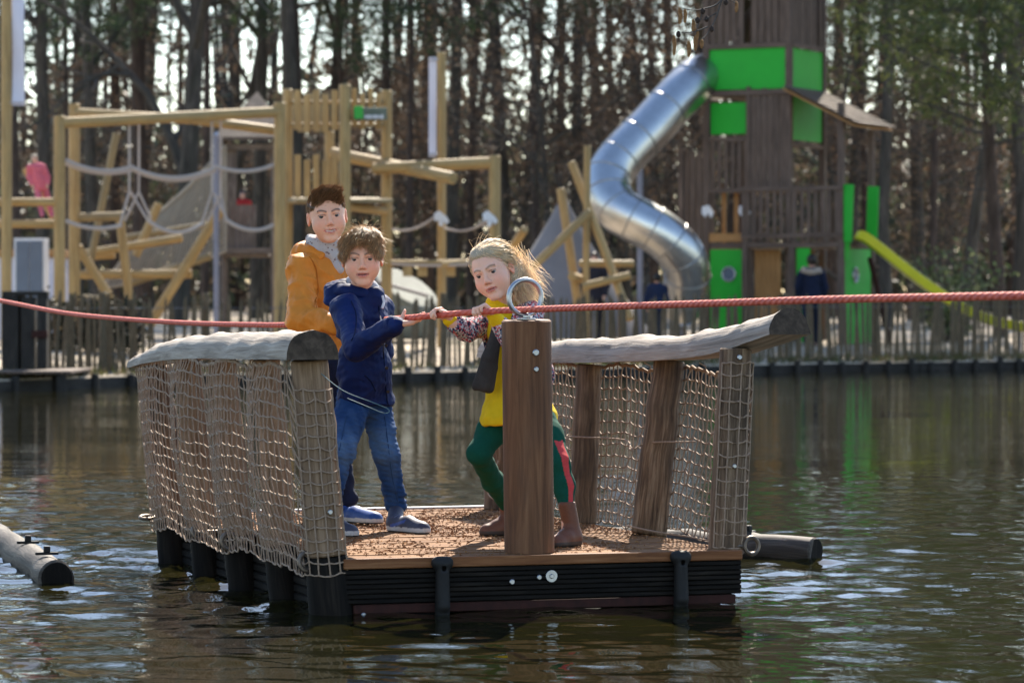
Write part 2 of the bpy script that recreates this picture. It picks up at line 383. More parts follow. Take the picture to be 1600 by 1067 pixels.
c = mix(nt, ramp(nt, n1, [(.52, (0, 0, 0)), (.64, (1, 1, 1))]), sand, lit)
nt.links.new(c, b.inputs['Base Color']); b.inputs['Roughness'].default_value = .95; bump(nt, b, n2, .6, .03)
ground = tag(link('ground', np_mesh('ground', np.stack([gx, gy, gzz], -1).reshape(-1, 3), GQ, m)), kind='structure')

# water: one displaced sheet, finest round the raft
def graded(lo, hi, f0, f1, st, g):
    a = list(np.arange(f0, f1, st)); s = st
    while a[-1] < hi: s *= g; a.append(a[-1] + s)
    s = st
    while a[0] > lo: s *= g; a.insert(0, a[0] - s)
    return np.array(a)
RAFT_O = np.array([-.648, 13.2]); RU = np.array([.95, .3122]); RV = np.array([-.3122, .95]); RW, RL, RZ = 1.63, 2.95, .212
wx = graded(-150, 150, -3.3, 3.3, .036, 1.12); wy = graded(-60, 110, 10.4, 23, .030, 1.06)
X, Yw = np.meshgrid(wx, wy, indexing='ij'); pts = np.stack([X, Yw], -1).reshape(-1, 2)
lx = (pts - RAFT_O) @ RU; ly = (pts - RAFT_O) @ RV
dx_ = np.maximum(np.maximum(-lx, lx - RW), 0); dy_ = np.maximum(np.maximum(-ly, ly - RL), 0); dr = np.hypot(dx_, dy_)
def logd(a, b_, ):
    a = np.array(a); b_ = np.array(b_); ba = b_ - a; t = np.clip(((pts - a) @ ba) / (ba @ ba), 0, 1); return np.linalg.norm(pts - a - t[:, None] * ba, axis=1)
LOGA = (np.array([-2.62, 17.4]), np.array([-1.93, 14.65])); LOGB = (np.array([.35, 16.75]), np.array([1.40, 15.95]))
dl = np.minimum(logd(*LOGA), logd(*LOGB))
rg = np.random.RandomState(4); hgt = np.zeros(len(pts)); fine = np.exp(-np.maximum(0, np.hypot(np.maximum(np.abs(pts[:, 0]) - 3.3, 0), np.maximum(np.maximum(10.4 - pts[:, 1], pts[:, 1] - 23), 0)) - .2) / 1.5)
for i in range(34):
    lam = .10 * 10 ** (rg.rand() * .85); a = rg.normal() * (.42 if i % 3 else .9) + (1.5 if i % 3 else .3); kx, ky = math.cos(a), math.sin(a)
    wp = .25 * np.sin(pts[:, 0] * .9 + i) + .25 * np.sin(pts[:, 1] * .7 + 2 * i)
    env = .6 + .4 * np.sin(pts[:, 0] * (.5 + rg.rand()) + rg.rand() * 6) * np.sin(pts[:, 1] * (.35 + .5 * rg.rand()) + rg.rand() * 6)
    hgt += .0026 * lam * env * np.sin((pts[:, 0] * kx + pts[:, 1] * ky) * 6.283 / lam + rg.rand() * 6.28 + wp)
near = np.exp(-dr / .75) * np.where(ly < .05, .15, 1) * np.where(lx > RW, 1.0, 1) + .8 * np.exp(-dl / .4)
hgt *= (1.0 + 2.2 * near)
hgt += np.where(ly < .05, .0007, np.where(lx > RW * .9, .0036, .0020)) * np.exp(-dr / 1.3) * (1 - np.exp(-dr / .12)) * np.sin((dr + .05 * np.sin(pts[:, 0] * 5) + .04 * np.sin(pts[:, 1] * 4.1)) * 6.283 / .33)
hgt += .0012 * np.exp(-dl / .7) * np.sin((dl + .03 * np.sin(pts[:, 0] * 7)) * 6.283 / .2)
ch = near * .0018
for i in range(10):
    a = rg.rand() * 6.28; lam = .06 + .1 * rg.rand(); hgt += ch * .35 * np.sin((pts[:, 0] * math.cos(a) + pts[:, 1] * math.sin(a)) * 6.283 / lam + rg.rand() * 6)
hgt *= fine
ii = np.arange(X.size).reshape(X.shape); WQ = np.stack([ii[:-1, :-1], ii[1:, :-1], ii[1:, 1:], ii[:-1, 1:]], -1).reshape(-1, 4)
m, nt, b = newmat('murky green brown water')
v = coords(nt, (1, 1, 1), 'Object', 0)
b.inputs['Base Color'].default_value = (.010, .0092, .0022, 1); b.inputs['Roughness'].default_value = .03; b.inputs['IOR'].default_value = 1.33
na = noise(nt, coords(nt, (1.0, 1.6, 1), 'Object', 0), 2.4, 3, .5, .3); nb = noise(nt, coords(nt, (1.0, 1.5, 1), 'Object', 0), 9, 3, .55, .2)
ad = nt.nodes.new('ShaderNodeMath'); ad.operation = 'MULTIPLY_ADD'; ad.inputs[1].default_value = .28; nt.links.new(nb, ad.inputs[0]); nt.links.new(na, ad.inputs[2])
pm = noise(nt, coords(nt, (.35, .8, 1), 'Object', 0), .6, 3, .5); pr = ramp(nt, pm, [(.35, (.25,) * 3), (.65, (1,) * 3)])
bp = nt.nodes.new('ShaderNodeBump'); bp.inputs['Distance'].default_value = .03; nt.links.new(ad.outputs[0], bp.inputs['Height'])
sm = nt.nodes.new('ShaderNodeMath'); sm.operation = 'MULTIPLY'; sm.inputs[1].default_value = .26; nt.links.new(pr, sm.inputs[0]); nt.links.new(sm.outputs[0], bp.inputs['Strength'])
nt.links.new(bp.outputs[0], b.inputs['Normal'])
water = tag(link('water', np_mesh('water', np.stack([X.ravel(), Yw.ravel(), hgt], -1), WQ, m)), kind='structure')

# bank revetment: boards and short poles
rev = empty('timber_revetment', (0, float(bankY(0)), 0), label='dark timber edging with short poles holding the bank at the water', cat='revetment')
def loc(rt, v): return np.array(v) - np.array(rt.location)
bxs = np.array(sorted(set([round(float(q), 3) for q in np.arange(-11, 13.1, 2.0)] + [float(q) for q in BX if abs(q) < 11]))); bxs = bxs[np.concatenate([[True], np.diff(bxs) > .15])]
for i in range(len(bxs) - 1):
    for k in range(2):
        a = (bxs[i] + .006, bankY(bxs[i]) - .05, -.09 + k * .155); c_ = (bxs[i + 1] - .006, bankY(bxs[i + 1]) - .05, -.09 + k * .155)
        beam(loc(rev, a), loc(rev, c_), .04, .15).build('edge_board', M['dark_timber'], rev)
pole_me = log((0, 0, -.6), (0, 0, .2), .055, 10).build('pole', M['dark_timber'], rev); first = True
for i, x in enumerate(np.arange(-10.8, 12.9, .42)):
    o = pole_me if first else pole_me.copy()
    if not first: COL.objects.link(o); o.parent = rev
    first = False; o.location = loc(rev, (x + random.Random(i).uniform(-.04, .04), bankY(x) - .135, random.Random(i).uniform(-.05, .04)))

# grass and leaf litter on the bank lip
rg = np.random.RandomState(11); N = 9000; gx_ = rg.uniform(-11, 13, N); gd_ = rg.gamma(1.6, .45, N); gy_ = bankY(gx_) + .02 + gd_
dens = (np.sin(gx_ * 1.1) + np.sin(gx_ * 2.7 + 1) + .6) > rg.uniform(-1.6, 1.6, N); gx_, gy_ = gx_[dens], gy_[dens]; N = len(gx_)
base = np.stack([gx_, gy_, gz(gx_, gy_)], -1); an = rg.rand(N) * 6.28; hh = rg.uniform(.05, .16, N); w_ = np.stack([np.cos(an), np.sin(an), 0 * an], -1) * .012
tip = base + np.stack([rg.normal(0, .04, N), rg.normal(0, .04, N), hh], -1)
GV = np.stack([base - w_, base + w_, tip], 1).reshape(-1, 3); gc = np.where(rg.rand(N)[:, None] < .6, [.07, .075, .02], [.14, .10, .05]) * rg.uniform(.6, 1.3, (N, 1))
def leafmat(name, trans=.35):
    m, nt, b = newmat(name); a = nt.nodes.new('ShaderNodeAttribute'); a.attribute_name = 'col'
    nt.links.new(a.outputs['Color'], b.inputs['Base Color']); b.inputs['Roughness'].default_value = .6; b.inputs['Specular IOR Level'].default_value = .3
    t = nt.nodes.new('ShaderNodeBsdfTranslucent'); nt.links.new(a.outputs['Color'], t.inputs[0]); mx = nt.nodes.new('ShaderNodeMixShader'); mx.inputs[0].default_value = trans
    out = nt.nodes['Material Output']; nt.links.new(b.outputs[0], mx.inputs[1]); nt.links.new(t.outputs[0], mx.inputs[2]); nt.links.new(mx.outputs[0], out.inputs[0]); return m
M['leaf'] = leafmat('leaf and needle')
tag(link('grass', np_mesh('grass', GV, np.arange(3 * N).reshape(-1, 3), M['leaf'], None, np.repeat(gc, 3, 0), False)), 'thin grass and dead leaves along the lip of the far bank', 'grass', None, 'stuff')

# ------------------------------------------------------------------ trees
def polyl(rg, st, d, L, S, wander, up, drift=None):
    pts = [np.array(st)]; d = nrm(d)
    for i in range(S - 1):
        d = nrm(d + rg.normal(0, wander, 3) + np.array([0, 0, up])); pts.append(pts[-1] + d * L / (S - 1))
    return np.array(pts)
def bare_tree(seed, H, r0, spread=.9, first=.25, nb=(9, 7, 6, 4), fork=False):
    rg = np.random.RandomState(seed); lv = [[] for _ in range(5)]; Ss = (9, 6, 5, 4, 3)
    tr = polyl(rg, (0, 0, 0), (rg.normal(0, .03), rg.normal(0, .03), 1), H, 9, .05, .03); lv[0].append((tr, np.linspace(1, .12, 9) ** .8 * r0))
    lens = [.42 * H, .5, .5, .5]
    def grow(level, pl, rd, L):
        if level > 4: return
        S = len(pl)
        for j in range(nb[level - 1]):
            f = (first if level == 1 else .15) + (1 - (first if level == 1 else .15)) * (j + rg.rand()) / nb[level - 1]; f = min(f, .97); q = f * (S - 1); i = int(q); t = q - i
            st = pl[i] * (1 - t) + pl[min(i + 1, S - 1)] * t; rr = rd[i] * (1 - t) + rd[min(i + 1, S - 1)] * t
            T = nrm(pl[min(i + 1, S - 1)] - pl[i] if i < S - 1 else pl[-1] - pl[-2]); s = nrm(np.cross(T, rg.normal(size=3)))
            d = nrm(T * (.55 if level > 1 else .75) + s * spread); L2 = (L * (.48 if level > 1 else .45) * (1 - .55 * f if level == 1 else 1.0)) * rg.uniform(.7, 1.25)
            r1 = min(rr * (.62 if level == 1 else .6), rr * .9); p2 = polyl(rg, st, d, L2, Ss[level], .16, .05 if level < 3 else .0)
            r2 = np.linspace(1, .25, Ss[level]) * max(r1, .004); lv[level].append((p2, r2)); grow(level + 1, p2, r2, L2)
    grow(1, tr, lv[0][0][1], H)
    if fork:
        p2 = polyl(rg, tr[3], (.55, .1, 1), H * .6, 9, .08, .05); lv[0].append((p2, np.linspace(1, .15, 9) * r0 * .6)); grow(2, p2, lv[0][-1][1], H * .6)
    return lv
def lv_mesh(lv, a, b_, sides):
    mb = MB()
    for l in range(a, b_):
        if lv[l]: mb.add(*[x for x in batch_tubes(np.array([p for p, r in lv[l]]), np.array([r for p, r in lv[l]]), sides[l])])
    return mb
def cards(rg, C, size, n, sprd, cols, aspect=.5, tri=False):
    """n leaf faces round each centre"""
    K = len(C); c = np.repeat(C, n, 0) + rg.normal(0, 1, (K * n, 3)) * np.array(sprd); u = rg.normal(size=(K * n, 3)); u /= np.linalg.norm(u, axis=1)[:, None]
    w_ = np.cross(u, rg.normal(size=(K * n, 3))); w_ /= np.linalg.norm(w_, axis=1)[:, None]; s = size * rg.uniform(.6, 1.4, (K * n, 1))
    V = np.stack([c - u * s, c + w_ * s * aspect, c + u * s, c - w_ * s * aspect], 1).reshape(-1, 3)
    ci = rg.randint(0, len(cols), K * n); co = np.array(cols)[ci] * rg.uniform(.7, 1.25, (K * n, 1)) * np.repeat(rg.uniform(.65, 1.3, (K, 1)), n, 0)
    return V, np.arange(4 * K * n).reshape(-1, 4), np.repeat(co, 4, 0)
SD = (9, 6, 4, 3, 3)
def mk_tree(name, seed, kind, H, r0):
    rg = np.random.RandomState(seed + 100)
    e = empty(name)
    if kind in ('bare', 'fork', 'beech', 'alder'):
        lv = bare_tree(seed, H, r0, .95 if kind != 'beech' else 1.05, .3 if kind in ('bare', 'alder') else .12, (10, 7, 6, 4) if kind != 'beech' else (14, 7, 5, 3), kind == 'fork')
        lv_mesh(lv, 0, 3, SD).build('trunk', M['bark'], e)
        cr = lv_mesh(lv, 3, 5, SD); o = cr.build('crown', M['twig'], e)
        if kind == 'beech':
            tips = np.array([p[-1] for p, r in lv[4]] + [p[1] for p, r in lv[4]] + [p[-1] for p, r in lv[3]])
            V, Q, co = cards(rg, tips, .055, 2, (.16, .16, .12), [(.14, .088, .055), (.17, .112, .072), (.10, .066, .046), (.14, .105, .078)])
            link('dead_leaves', np_mesh('dead_leaves', V, Q, M['leaf'], None, co, False), e)
    else:
        low = kind == 'lowpine'
        tr = polyl(rg, (0, 0, 0), (rg.normal(0, .02), rg.normal(0, .02), 1), H, 9, .025, .02); rr = np.linspace(1, .15, 9) * r0
        MB().tube(tr, rr, 9).build('trunk', M['pine_bark'], e)
        br = []; tips = []; z0 = (.30 if low else .42) * H; nbr = 60 if low else 46
        for j in range(nbr):
            f = (j + rg.rand()) / nbr; z = z0 + (H - z0) * f; q = z / H * 8; i = min(int(q), 7); st = tr[i] + (tr[i + 1] - tr[i]) * (q - i); a = rg.rand() * 6.28
            L = (.26 if low else .22) * H * (1 - .75 * f) * rg.uniform(.6, 1.2); p = polyl(rg, st, (math.cos(a), math.sin(a), .25), L, 6, .12, .03); br.append((p, np.linspace(1, .2, 6) * r0 * .22 * (1.1 - f)))
            for t in range(2, 6):
                for k in range(3): tips.append(p[t] + rg.normal(0, .28, 3) * np.array([1, 1, .6]))
        for j in range(10):   # dead snags on the bare stem
            z = rg.uniform(.12, .42) * H; q = z / H * 8; i = min(int(q), 7); a = rg.rand() * 6.28; p = polyl(rg, tr[i] + (tr[i + 1] - tr[i]) * (q - i), (math.cos(a), math.sin(a), .1), rg.uniform(.6, 2.2), 6, .15, 0); br.append((p, np.linspace(1, .2, 6) * .022))
        V, Q, T = batch_tubes(np.array([p for p, r in br]), np.array([r for p, r in br]), 4); MB().add(V, Q, T).build('limbs', M['twig'], e)['kind'] = 'stuff'
        cols = [(.035, .062, .026), (.052, .082, .034), (.026, .046, .024)] if not low else [(.075, .095, .028), (.10, .115, .035), (.05, .07, .025)]
        V, Q, co = cards(rg, np.array(tips), .14, 16, (.2, .2, .12), cols, .12)
        link('crown', np_mesh('crown', V, Q, M['leaf'], None, co, False), e)
    return e
protos = {'bare': [mk_tree('bare_tree', 1, 'bare', 17, .17), mk_tree('bare_tree', 2, 'bare', 15, .13)], 'fork': [mk_tree('bare_tree', 3, 'fork', 17, .24)],
          'beech': [mk_tree('brown_leaved_tree', 5, 'beech', 11, .11), mk_tree('brown_leaved_tree', 6, 'beech', 8, .08)],
          'pine': [mk_tree('pine_tree', 7, 'pine', 19, .19), mk_tree('pine_tree', 8, 'pine', 17, .16)], 'lowpine': [mk_tree('pine_tree', 9, 'lowpine', 13, .16)]}
used = set()
def place_tree(kind, var, px, Y, sc, rz, label, group=None, sx=1.0):
    p = protos[kind][var]; o = p if p.name not in used else copy_tree(p); used.add(p.name)
    x = (px - 800) * Y / F_PX; o.location = (x, Y, float(gz(x, Y)) - .05); o.rotation_euler = (0, 0, rz); o.scale = (sc * sx, sc * sx, sc * (1.0 if kind in ('beech', 'lowpine') else 1.25))
    tag(o, label, 'tree', group); return o
LB = {'bare': ('bare dark trunked tree standing in the wood behind the playground', 'bare trees in the wood'),
      'pine': ('tall pine with bare stem and dark needle crown in the wood', 'pines in the wood'),
      'beech': ('young tree still holding brown dead leaves in the wood', 'brown leaved young trees')}
place_tree('fork', 0, 277, 78, 1.0, .6, 'thick dark forked tree with crooked limbs behind the rope climbing frame')
place_tree('lowpine', 0, 1565, 70, 1.0, 1.0, 'broad yellow green pine with low boughs beside the yellow slide')
place_tree('lowpine', 0, 1660, 66, 1.05, 2.4, 'broad dark pine hanging its boughs over the end of the yellow slide')
for px, Y, s, r in ((452, 84, 1.3, 1.), (398, 92, 1.15, 2.), (1505, 76, 1.1, 3.), (1592, 84, 1.2, .3), (1388, 82, .95, 4.2), (1440, 93, 1.1, 5.), (700, 88, 1.1, 2.2), (778, 92, 1.2, .9), (345, 98, 1.1, 3.3), (150, 90, 1.0, 5.5), (60, 84, 1.1, 1.6), (512, 97, 1.2, 2.7), (892, 90, 1.0, 1.9), (985, 96, 1.2, .2), (1340, 95, 1.1, 3.9)):
    place_tree('bare', int(px) % 2, px, Y, s, r, *LB['bare'])
rnd = random.Random(3)
for i in range(12):
    place_tree('bare', i % 2, -60 + i * 150 + rnd.uniform(-40, 40), rnd.uniform(98, 125), rnd.uniform(.9, 1.25), rnd.uniform(0, 6), *LB['bare'])
for i in range(24):
    place_tree('pine', i % 2, -60 + i * 75 + rnd.uniform(-35, 35), rnd.uniform(88, 128), rnd.uniform(.8, 1.15), rnd.uniform(0, 6), *LB['pine'])
for i, px in enumerate((30, 110, 210, 320, 545, 640, 735, 840, 1350, 1455)):
    place_tree('pine', i % 2, px, 80 + (i * 7) % 15, .62 + .05 * (i % 4), i * 1.3, *LB['pine'])
for px, Y, s in ((1010, 84, 1.), (925, 88, .95), (860, 82, .9), (1060, 90, 1.1), (800, 92, .9), (1180, 92, 1.1), (700, 98, .9), (550, 96, .9), (1320, 86, .8), (1470, 88, .9), (130, 96, .9), (240, 100, .9), (1420, 98, .9), (620, 104, 1.), (420, 104, 1.)):
    place_tree('beech', int(px) // 10 % 2, px, Y, s, rnd.uniform(0, 6), *LB['beech'])

# the far wood that reads as one mass
rg = np.random.RandomState(21); N = 2800
fy = rg.uniform(112, 165, N); fx = rg.uniform(-.19, .19, N) * fy * 1.15; fz = np.where(rg.rand(N) < .82, 7.5 * rg.rand(N) ** 1.25 + .3, np.minimum(rg.gamma(2.2, 3.2, N), 13)) + .2
V, Q, co = cards(rg, np.stack([fx, fy, fz], -1), .30, 26, (.95, .95, .75), [(.065, .07, .04), (.095, .072, .05), (.08, .062, .048), (.052, .066, .042)], .35)
mb = MB(); T_ = []
tx = rg.uniform(-.19, .19, 150); ty = rg.uniform(118, 165, 150); tp = np.stack([np.stack([tx * ty * 1.1, ty, 0 * ty + k * 5.0], -1) + (rg.normal(0, .25, (150, 3)) * (k > 0)) for k in range(4)], 1)
V2, Q2, T2 = batch_tubes(tp, np.repeat(rg.uniform(.08, .2, (150, 1)), 4, 1) * np.array([1, .85, .7, .5]), 6)
tag(link('distant_woodland', np_mesh('distant_woodland', np.vstack([V, V2]), [np.vstack([Q, Q2 + len(V)])], M['leaf'], None, np.vstack([co, np.full((len(V2), 3), .04)]), False)), 'distant mass of undergrowth and trunks closing the wood', 'woodland', None, 'stuff')

# shrub with pale shiny leaves by the yellow slide
sh = empty('shrub', tuple(P(1485, 560, 66.5).xy) + (float(gz(8.4, 66.5)),), label='evergreen shrub with pale shining leaves behind the yellow slide', cat='shrub')
rg = np.random.RandomState(31); st = []
for j in range(40):
    a = rg.rand() * 6.28; st.append(polyl(rg, (rg.normal(0, .1), rg.normal(0, .1), 0), (math.cos(a) * .5, math.sin(a) * .5, 1), rg.uniform(1.0, 1.9), 5, .12, 0))
st = np.array(st); V, Q, T = batch_tubes(st, np.tile(np.linspace(.014, .004, 5), (40, 1)), 4); MB().add(V, Q, T).build('stems', M['twig'], sh)
V, Q, co = cards(rg, st[:, 1:].reshape(-1, 3), .06, 9, (.12, .12, .1), [(.10, .13, .05), (.16, .18, .09), (.07, .10, .04)], .45)
link('foliage', np_mesh('foliage', V, Q, M['leaf'], None, co, False), sh)
# ================================================================== PLAYGROUND ON THE FAR BANK
def put(mb, name, mat, th, smooth=True):
    sh = -np.array(th.location); mb.V = [v + sh for v in mb.V]; return mb.build(name, mat, th, None, smooth)
def G(px, Y):
    x = (px - 800) * Y / F_PX; return np.array([x, Y, float(gz(x, Y)) - .08])
def thing(name, px, Y, label, cat, group=None):
    g = G(px, Y); g[2] += .08; return empty(name, tuple(g), 0, label, cat, group)
def post(th, px, yt, Y, wpx, mat='yellow_log', name='post', n=12):
    t = PN(px, yt, Y); g = G(px, Y); return put(log(g, t, wpx * Y / F_PX / 2, n), name, M[mat], th)
def lg(th, a, b, wpx, mat='yellow_log', name='beam', n=12):
    A, B = PN(*a), PN(*b); return put(log(A, B, wpx * (a[2] + b[2]) / 2 / F_PX / 2, n), name, M[mat], th)
def sag(a, b, s, n=14):
    a = np.array(a); b = np.array(b); t = np.linspace(0, 1, n)[:, None]; p = a + (b - a) * t; p[:, 2] -= s * 4 * (t * (1 - t))[:, 0]; return p
def rp(th, a, b, s, wpx=5, mat='rope_white', name='rope'):
    p = sag(PN(*a), PN(*b), s); return put(MB().tube(p, wpx * a[2] / F_PX / 2, 6), name, M[mat], th)

# --- rope climbing frame
cf = thing('rope_climber', 260, 55, 'yellow round timber frame with white ropes slung between its posts', 'climbing frame')
for a in ((93, 181, 54, 18), (116, 162, 56.5, 18), (437, 160, 55, 18), (449, 139, 57.2, 16)): post(cf, *a)
lg(cf, (88, 193, 54), (440, 175, 55), 17); lg(cf, (110, 176, 56.5), (300, 187, 55.9), 15); lg(cf, (300, 187, 55.9), (452, 207, 57.2), 15)
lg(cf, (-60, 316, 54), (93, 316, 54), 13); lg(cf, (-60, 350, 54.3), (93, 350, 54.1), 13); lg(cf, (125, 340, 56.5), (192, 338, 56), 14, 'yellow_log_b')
for (a, b, s) in (((102, 250, 54), (203, 262, 54.4), .10), ((203, 260, 54.4), (337, 262, 54.8), .17), ((337, 260, 54.8), (428, 258, 55), .09),
                  ((102, 255, 54.6), (206, 266, 55), .1), ((206, 264, 55), (337, 266, 55.3), .17), ((102, 345, 54), (190, 352, 54.3), .08), ((232, 345, 54.5), (318, 348, 54.8), .17), ((352, 343, 54.8), (428, 352, 55), .12)): rp(cf, a, b, s, 7)
for a, b in (((202, 190, 54.4), (202, 300, 54.4)), ((217, 190, 54.8), (217, 300, 54.8)), ((331, 186, 54.8), (331, 302, 54.8)), ((345, 186, 55), (345, 302, 55)), ((202, 300, 54.4), (188, 350, 54.3)), ((204, 300, 54.5), (232, 346, 54.5)), ((217, 300, 54.8), (195, 345, 54.8)), ((217, 300, 54.8), (236, 342, 54.8)), ((331, 302, 54.8), (316, 348, 54.8)), ((335, 302, 54.8), (356, 346, 54.8)), ((345, 302, 55), (325, 345, 55)), ((345, 302, 55), (352, 343, 54.8))): rp(cf, a, b, 0, 4)
# --- crossed log jungle behind it
lj = thing('log_jumble', 210, 58.5, 'crossed leaning yellow logs below and behind the rope frame', 'climbing logs')
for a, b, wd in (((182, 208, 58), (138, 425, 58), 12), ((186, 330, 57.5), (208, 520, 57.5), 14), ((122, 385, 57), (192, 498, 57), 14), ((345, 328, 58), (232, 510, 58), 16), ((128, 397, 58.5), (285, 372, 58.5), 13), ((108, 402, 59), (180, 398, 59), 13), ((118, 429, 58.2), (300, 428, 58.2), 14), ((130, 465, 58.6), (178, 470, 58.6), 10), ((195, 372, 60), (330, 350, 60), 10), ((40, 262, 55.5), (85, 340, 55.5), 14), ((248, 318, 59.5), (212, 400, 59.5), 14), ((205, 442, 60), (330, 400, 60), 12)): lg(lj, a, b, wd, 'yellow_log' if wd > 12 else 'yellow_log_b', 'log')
# --- banner masts
def mast(px, yt, Y, wd, bx0, bx1, by0, by1, label):
    t = thing('banner_mast', px, Y, label, 'mast'); post(t, px, yt, Y, wd, 'yellow_log', 'mast')
    a = PN(bx0, by1, Y); b_ = PN(bx1, by0, Y); n = 9; zz = np.linspace(a[2], b_[2], n); mb = MB()
    for i in range(n - 1): pass
    xx = np.linspace(a[0], b_[0], 6); Xg, Zg = np.meshgrid(xx, zz, indexing='ij'); Yg = Y + .04 * np.sin(Zg * 3 + Xg * 9)
    ii = np.arange(Xg.size).reshape(Xg.shape); q = np.stack([ii[:-1, :-1], ii[1:, :-1], ii[1:, 1:], ii[:-1, 1:]], -1).reshape(-1, 4)
    V = np.stack([Xg, Yg, Zg], -1).reshape(-1, 3); V2 = V + [0, .006, 0]; put(MB().add(np.vstack([V, V2]), np.vstack([q, q[:, ::-1] + len(V)])), 'banner', M['banner'], t)
    for yy in (by0 + 4, by1 - 4):
        lo = PN(min(px, bx0), yy, Y - .05); hi = PN(max(px, bx1), yy, Y - .05); put(log(lo, hi, .012, 8), 'bracket', M['galv'], t)
mast(10, -80, 53.5, 17, 19, 38, -60, 165, 'tall timber mast with a wide pale banner beside the rope frame')
mast(690, 82, 57.5, 14, 670, 682, 90, 245, 'slim timber mast with a narrow white banner above the walking beams')
# --- pale lookout with picket crown
lt = thing('lookout_platform', 525, 56.5, 'pale timber lookout with picket crown and small green sign', 'play tower')
for a in ((450, 140, 57, 15), (539, 132, 55.3, 18), (604, 141, 57, 17), (515, 205, 59, 16)): post(lt, *a)
def pickets(th, a, b, y0, y1, n, wpx, alt=8, mat='yellow_log', gap=0):
    for i in range(n):
        f = (i + .5) / n; px = a[0] + (b[0] - a[0]) * f; Y = a[2] + (b[2] - a[2]) * f; hh = alt * ((i % 2) - .5)
        t = PN(px, y0 + hh, Y); d = PN(px, y1 + hh * .5, Y); put(beam(d, t, wpx * Y / F_PX, .025, .004, (.3, 1, 0)), 'picket', M[mat], th)
pickets(lt, (458, 0, 56.8), (530, 0, 55.4), 145, 205, 5, 10.5); pickets(lt, (548, 0, 55.4), (598, 0, 56.8), 142, 200, 4, 8.5)
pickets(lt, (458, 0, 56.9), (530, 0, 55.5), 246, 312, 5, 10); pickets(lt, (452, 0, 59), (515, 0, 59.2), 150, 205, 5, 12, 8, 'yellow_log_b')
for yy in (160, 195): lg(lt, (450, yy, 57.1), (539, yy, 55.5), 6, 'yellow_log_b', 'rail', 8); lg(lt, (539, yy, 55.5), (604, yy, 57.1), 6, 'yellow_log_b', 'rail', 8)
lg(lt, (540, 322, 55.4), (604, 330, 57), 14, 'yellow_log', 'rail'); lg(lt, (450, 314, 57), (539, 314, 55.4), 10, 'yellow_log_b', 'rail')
fl = [PN(450, 312, 57), PN(539, 314, 55.3), PN(604, 313, 57), PN(515, 311, 59)]
cc = sum(fl) / 4; put(MB().box(cc, (fl[1] - fl[3]) * .48, (fl[2] - fl[0]) * .48, (0, 0, .03), .004), 'floor', M['yellow_log_b'], lt)
sg = put(beam(PN(553, 178, 55.2), PN(604, 178, 56.6), .025, .2), 'sign', plain('dark green sign board', (.025, .06, .04), .5, 0, .1), lt); sg['label'] = 'small dark sign with green emblem and pale line of lettering'
em = beam(PN(554, 176, 55.17), PN(567, 176, 55.5), .01, .2); em.V = [v - np.array(lt.location) + [0, -.02, 0] for v in em.V]; em.build('emblem', M['green_panel'], sg)
for i in range(6):
    s_ = beam(PN(570 + i * 5, 183, 55.6 + i * .14), PN(573.6 + i * 5, 183, 55.7 + i * .14), .01, .05 + .015 * (i % 2)); s_.V = [v - np.array(lt.location) + [0, -.022, 0] for v in s_.V]; s_.build('lettering', M['white_frame'], sg)
# --- walking beams right of the lookout
wb = thing('beam_traverse', 690, 56.5, 'yellow beams and rope traverse leading right from the lookout', 'climbing frame')
post(wb, 773, 243, 56, 18); lg(wb, (520, 240, 58), (709, 279, 55.6), 19); lg(wb, (583, 264, 56.6), (773, 254, 56), 18)
lg(wb, (596, 411, 57), (745, 410, 56.3), 9); lg(wb, (690, 414, 56.4), (742, 407, 56.4), 8)
rp(wb, (604, 356, 57), (684, 334, 57), .14, 4); rp(wb, (694, 356, 57), (768, 340, 56), .12, 4); rp(wb, (612, 412, 56.8), (742, 412, 56.2), .03, 5)
for i, px in enumerate((637, 660, 704)): put(beam(PN(px, 416, 56.7), PN(px, 432, 56.7), .16, .03, .004, (0, 1, 0)), 'tread', M['yellow_log'], wb)
def grip(th, px, py, Y):
    pts = [(-10, -8), (-2, -13), (10, -3), (14, 4), (9, 9), (6, 4), (3, 12), (-2, 10), (-3, 2), (-9, 4)]; V = [PN(px + a, py + c, Y) for a, c in pts]; n = len(V); c0 = sum(V) / n
    A = np.array(V + [c0]); B_ = A + [0, .04, 0]; i = np.arange(n); j = (i + 1) % n
    put(MB().add(np.vstack([A, B_]), [np.stack([i, i + n + 1, j + n + 1, j], 1), np.stack([i, j, np.full(n, n)], 1), np.stack([j, i, np.full(n, n)], 1) + n + 1]), 'rope_grip', M['white_frame'], th, False)
grip(wb, 688, 342, 56.8); grip(wb, 764, 342, 55.8)
# --- pale curved play mound
pm_ = thing('play_mound', 630, 60, 'pale low curved shell between the lookout and the walking beams', 'playhouse')
vol = Vol((-3.1, 59, -.2), (-.8, 62, 2.4), .05); cc = PN(622, 485, 60.5); vol.ell(cc, (.72, .8, .85), None); vol.cut(cc - [0, 0, .5], (0, 0, -1)); vol.cut(cc + [.1, 0, .5], nrm((.55, -.4, 1)))
V, Q = vol.mesh(); put(MB().add(V, Q), 'shell', plain('pale green grey shell', (.17, .18, .15), .8, 0, .25, 2), pm_)
put(beam(PN(590, 440, 59.7), PN(668, 462, 59.6), .3, .05), 'lip', M['canvas'], pm_)
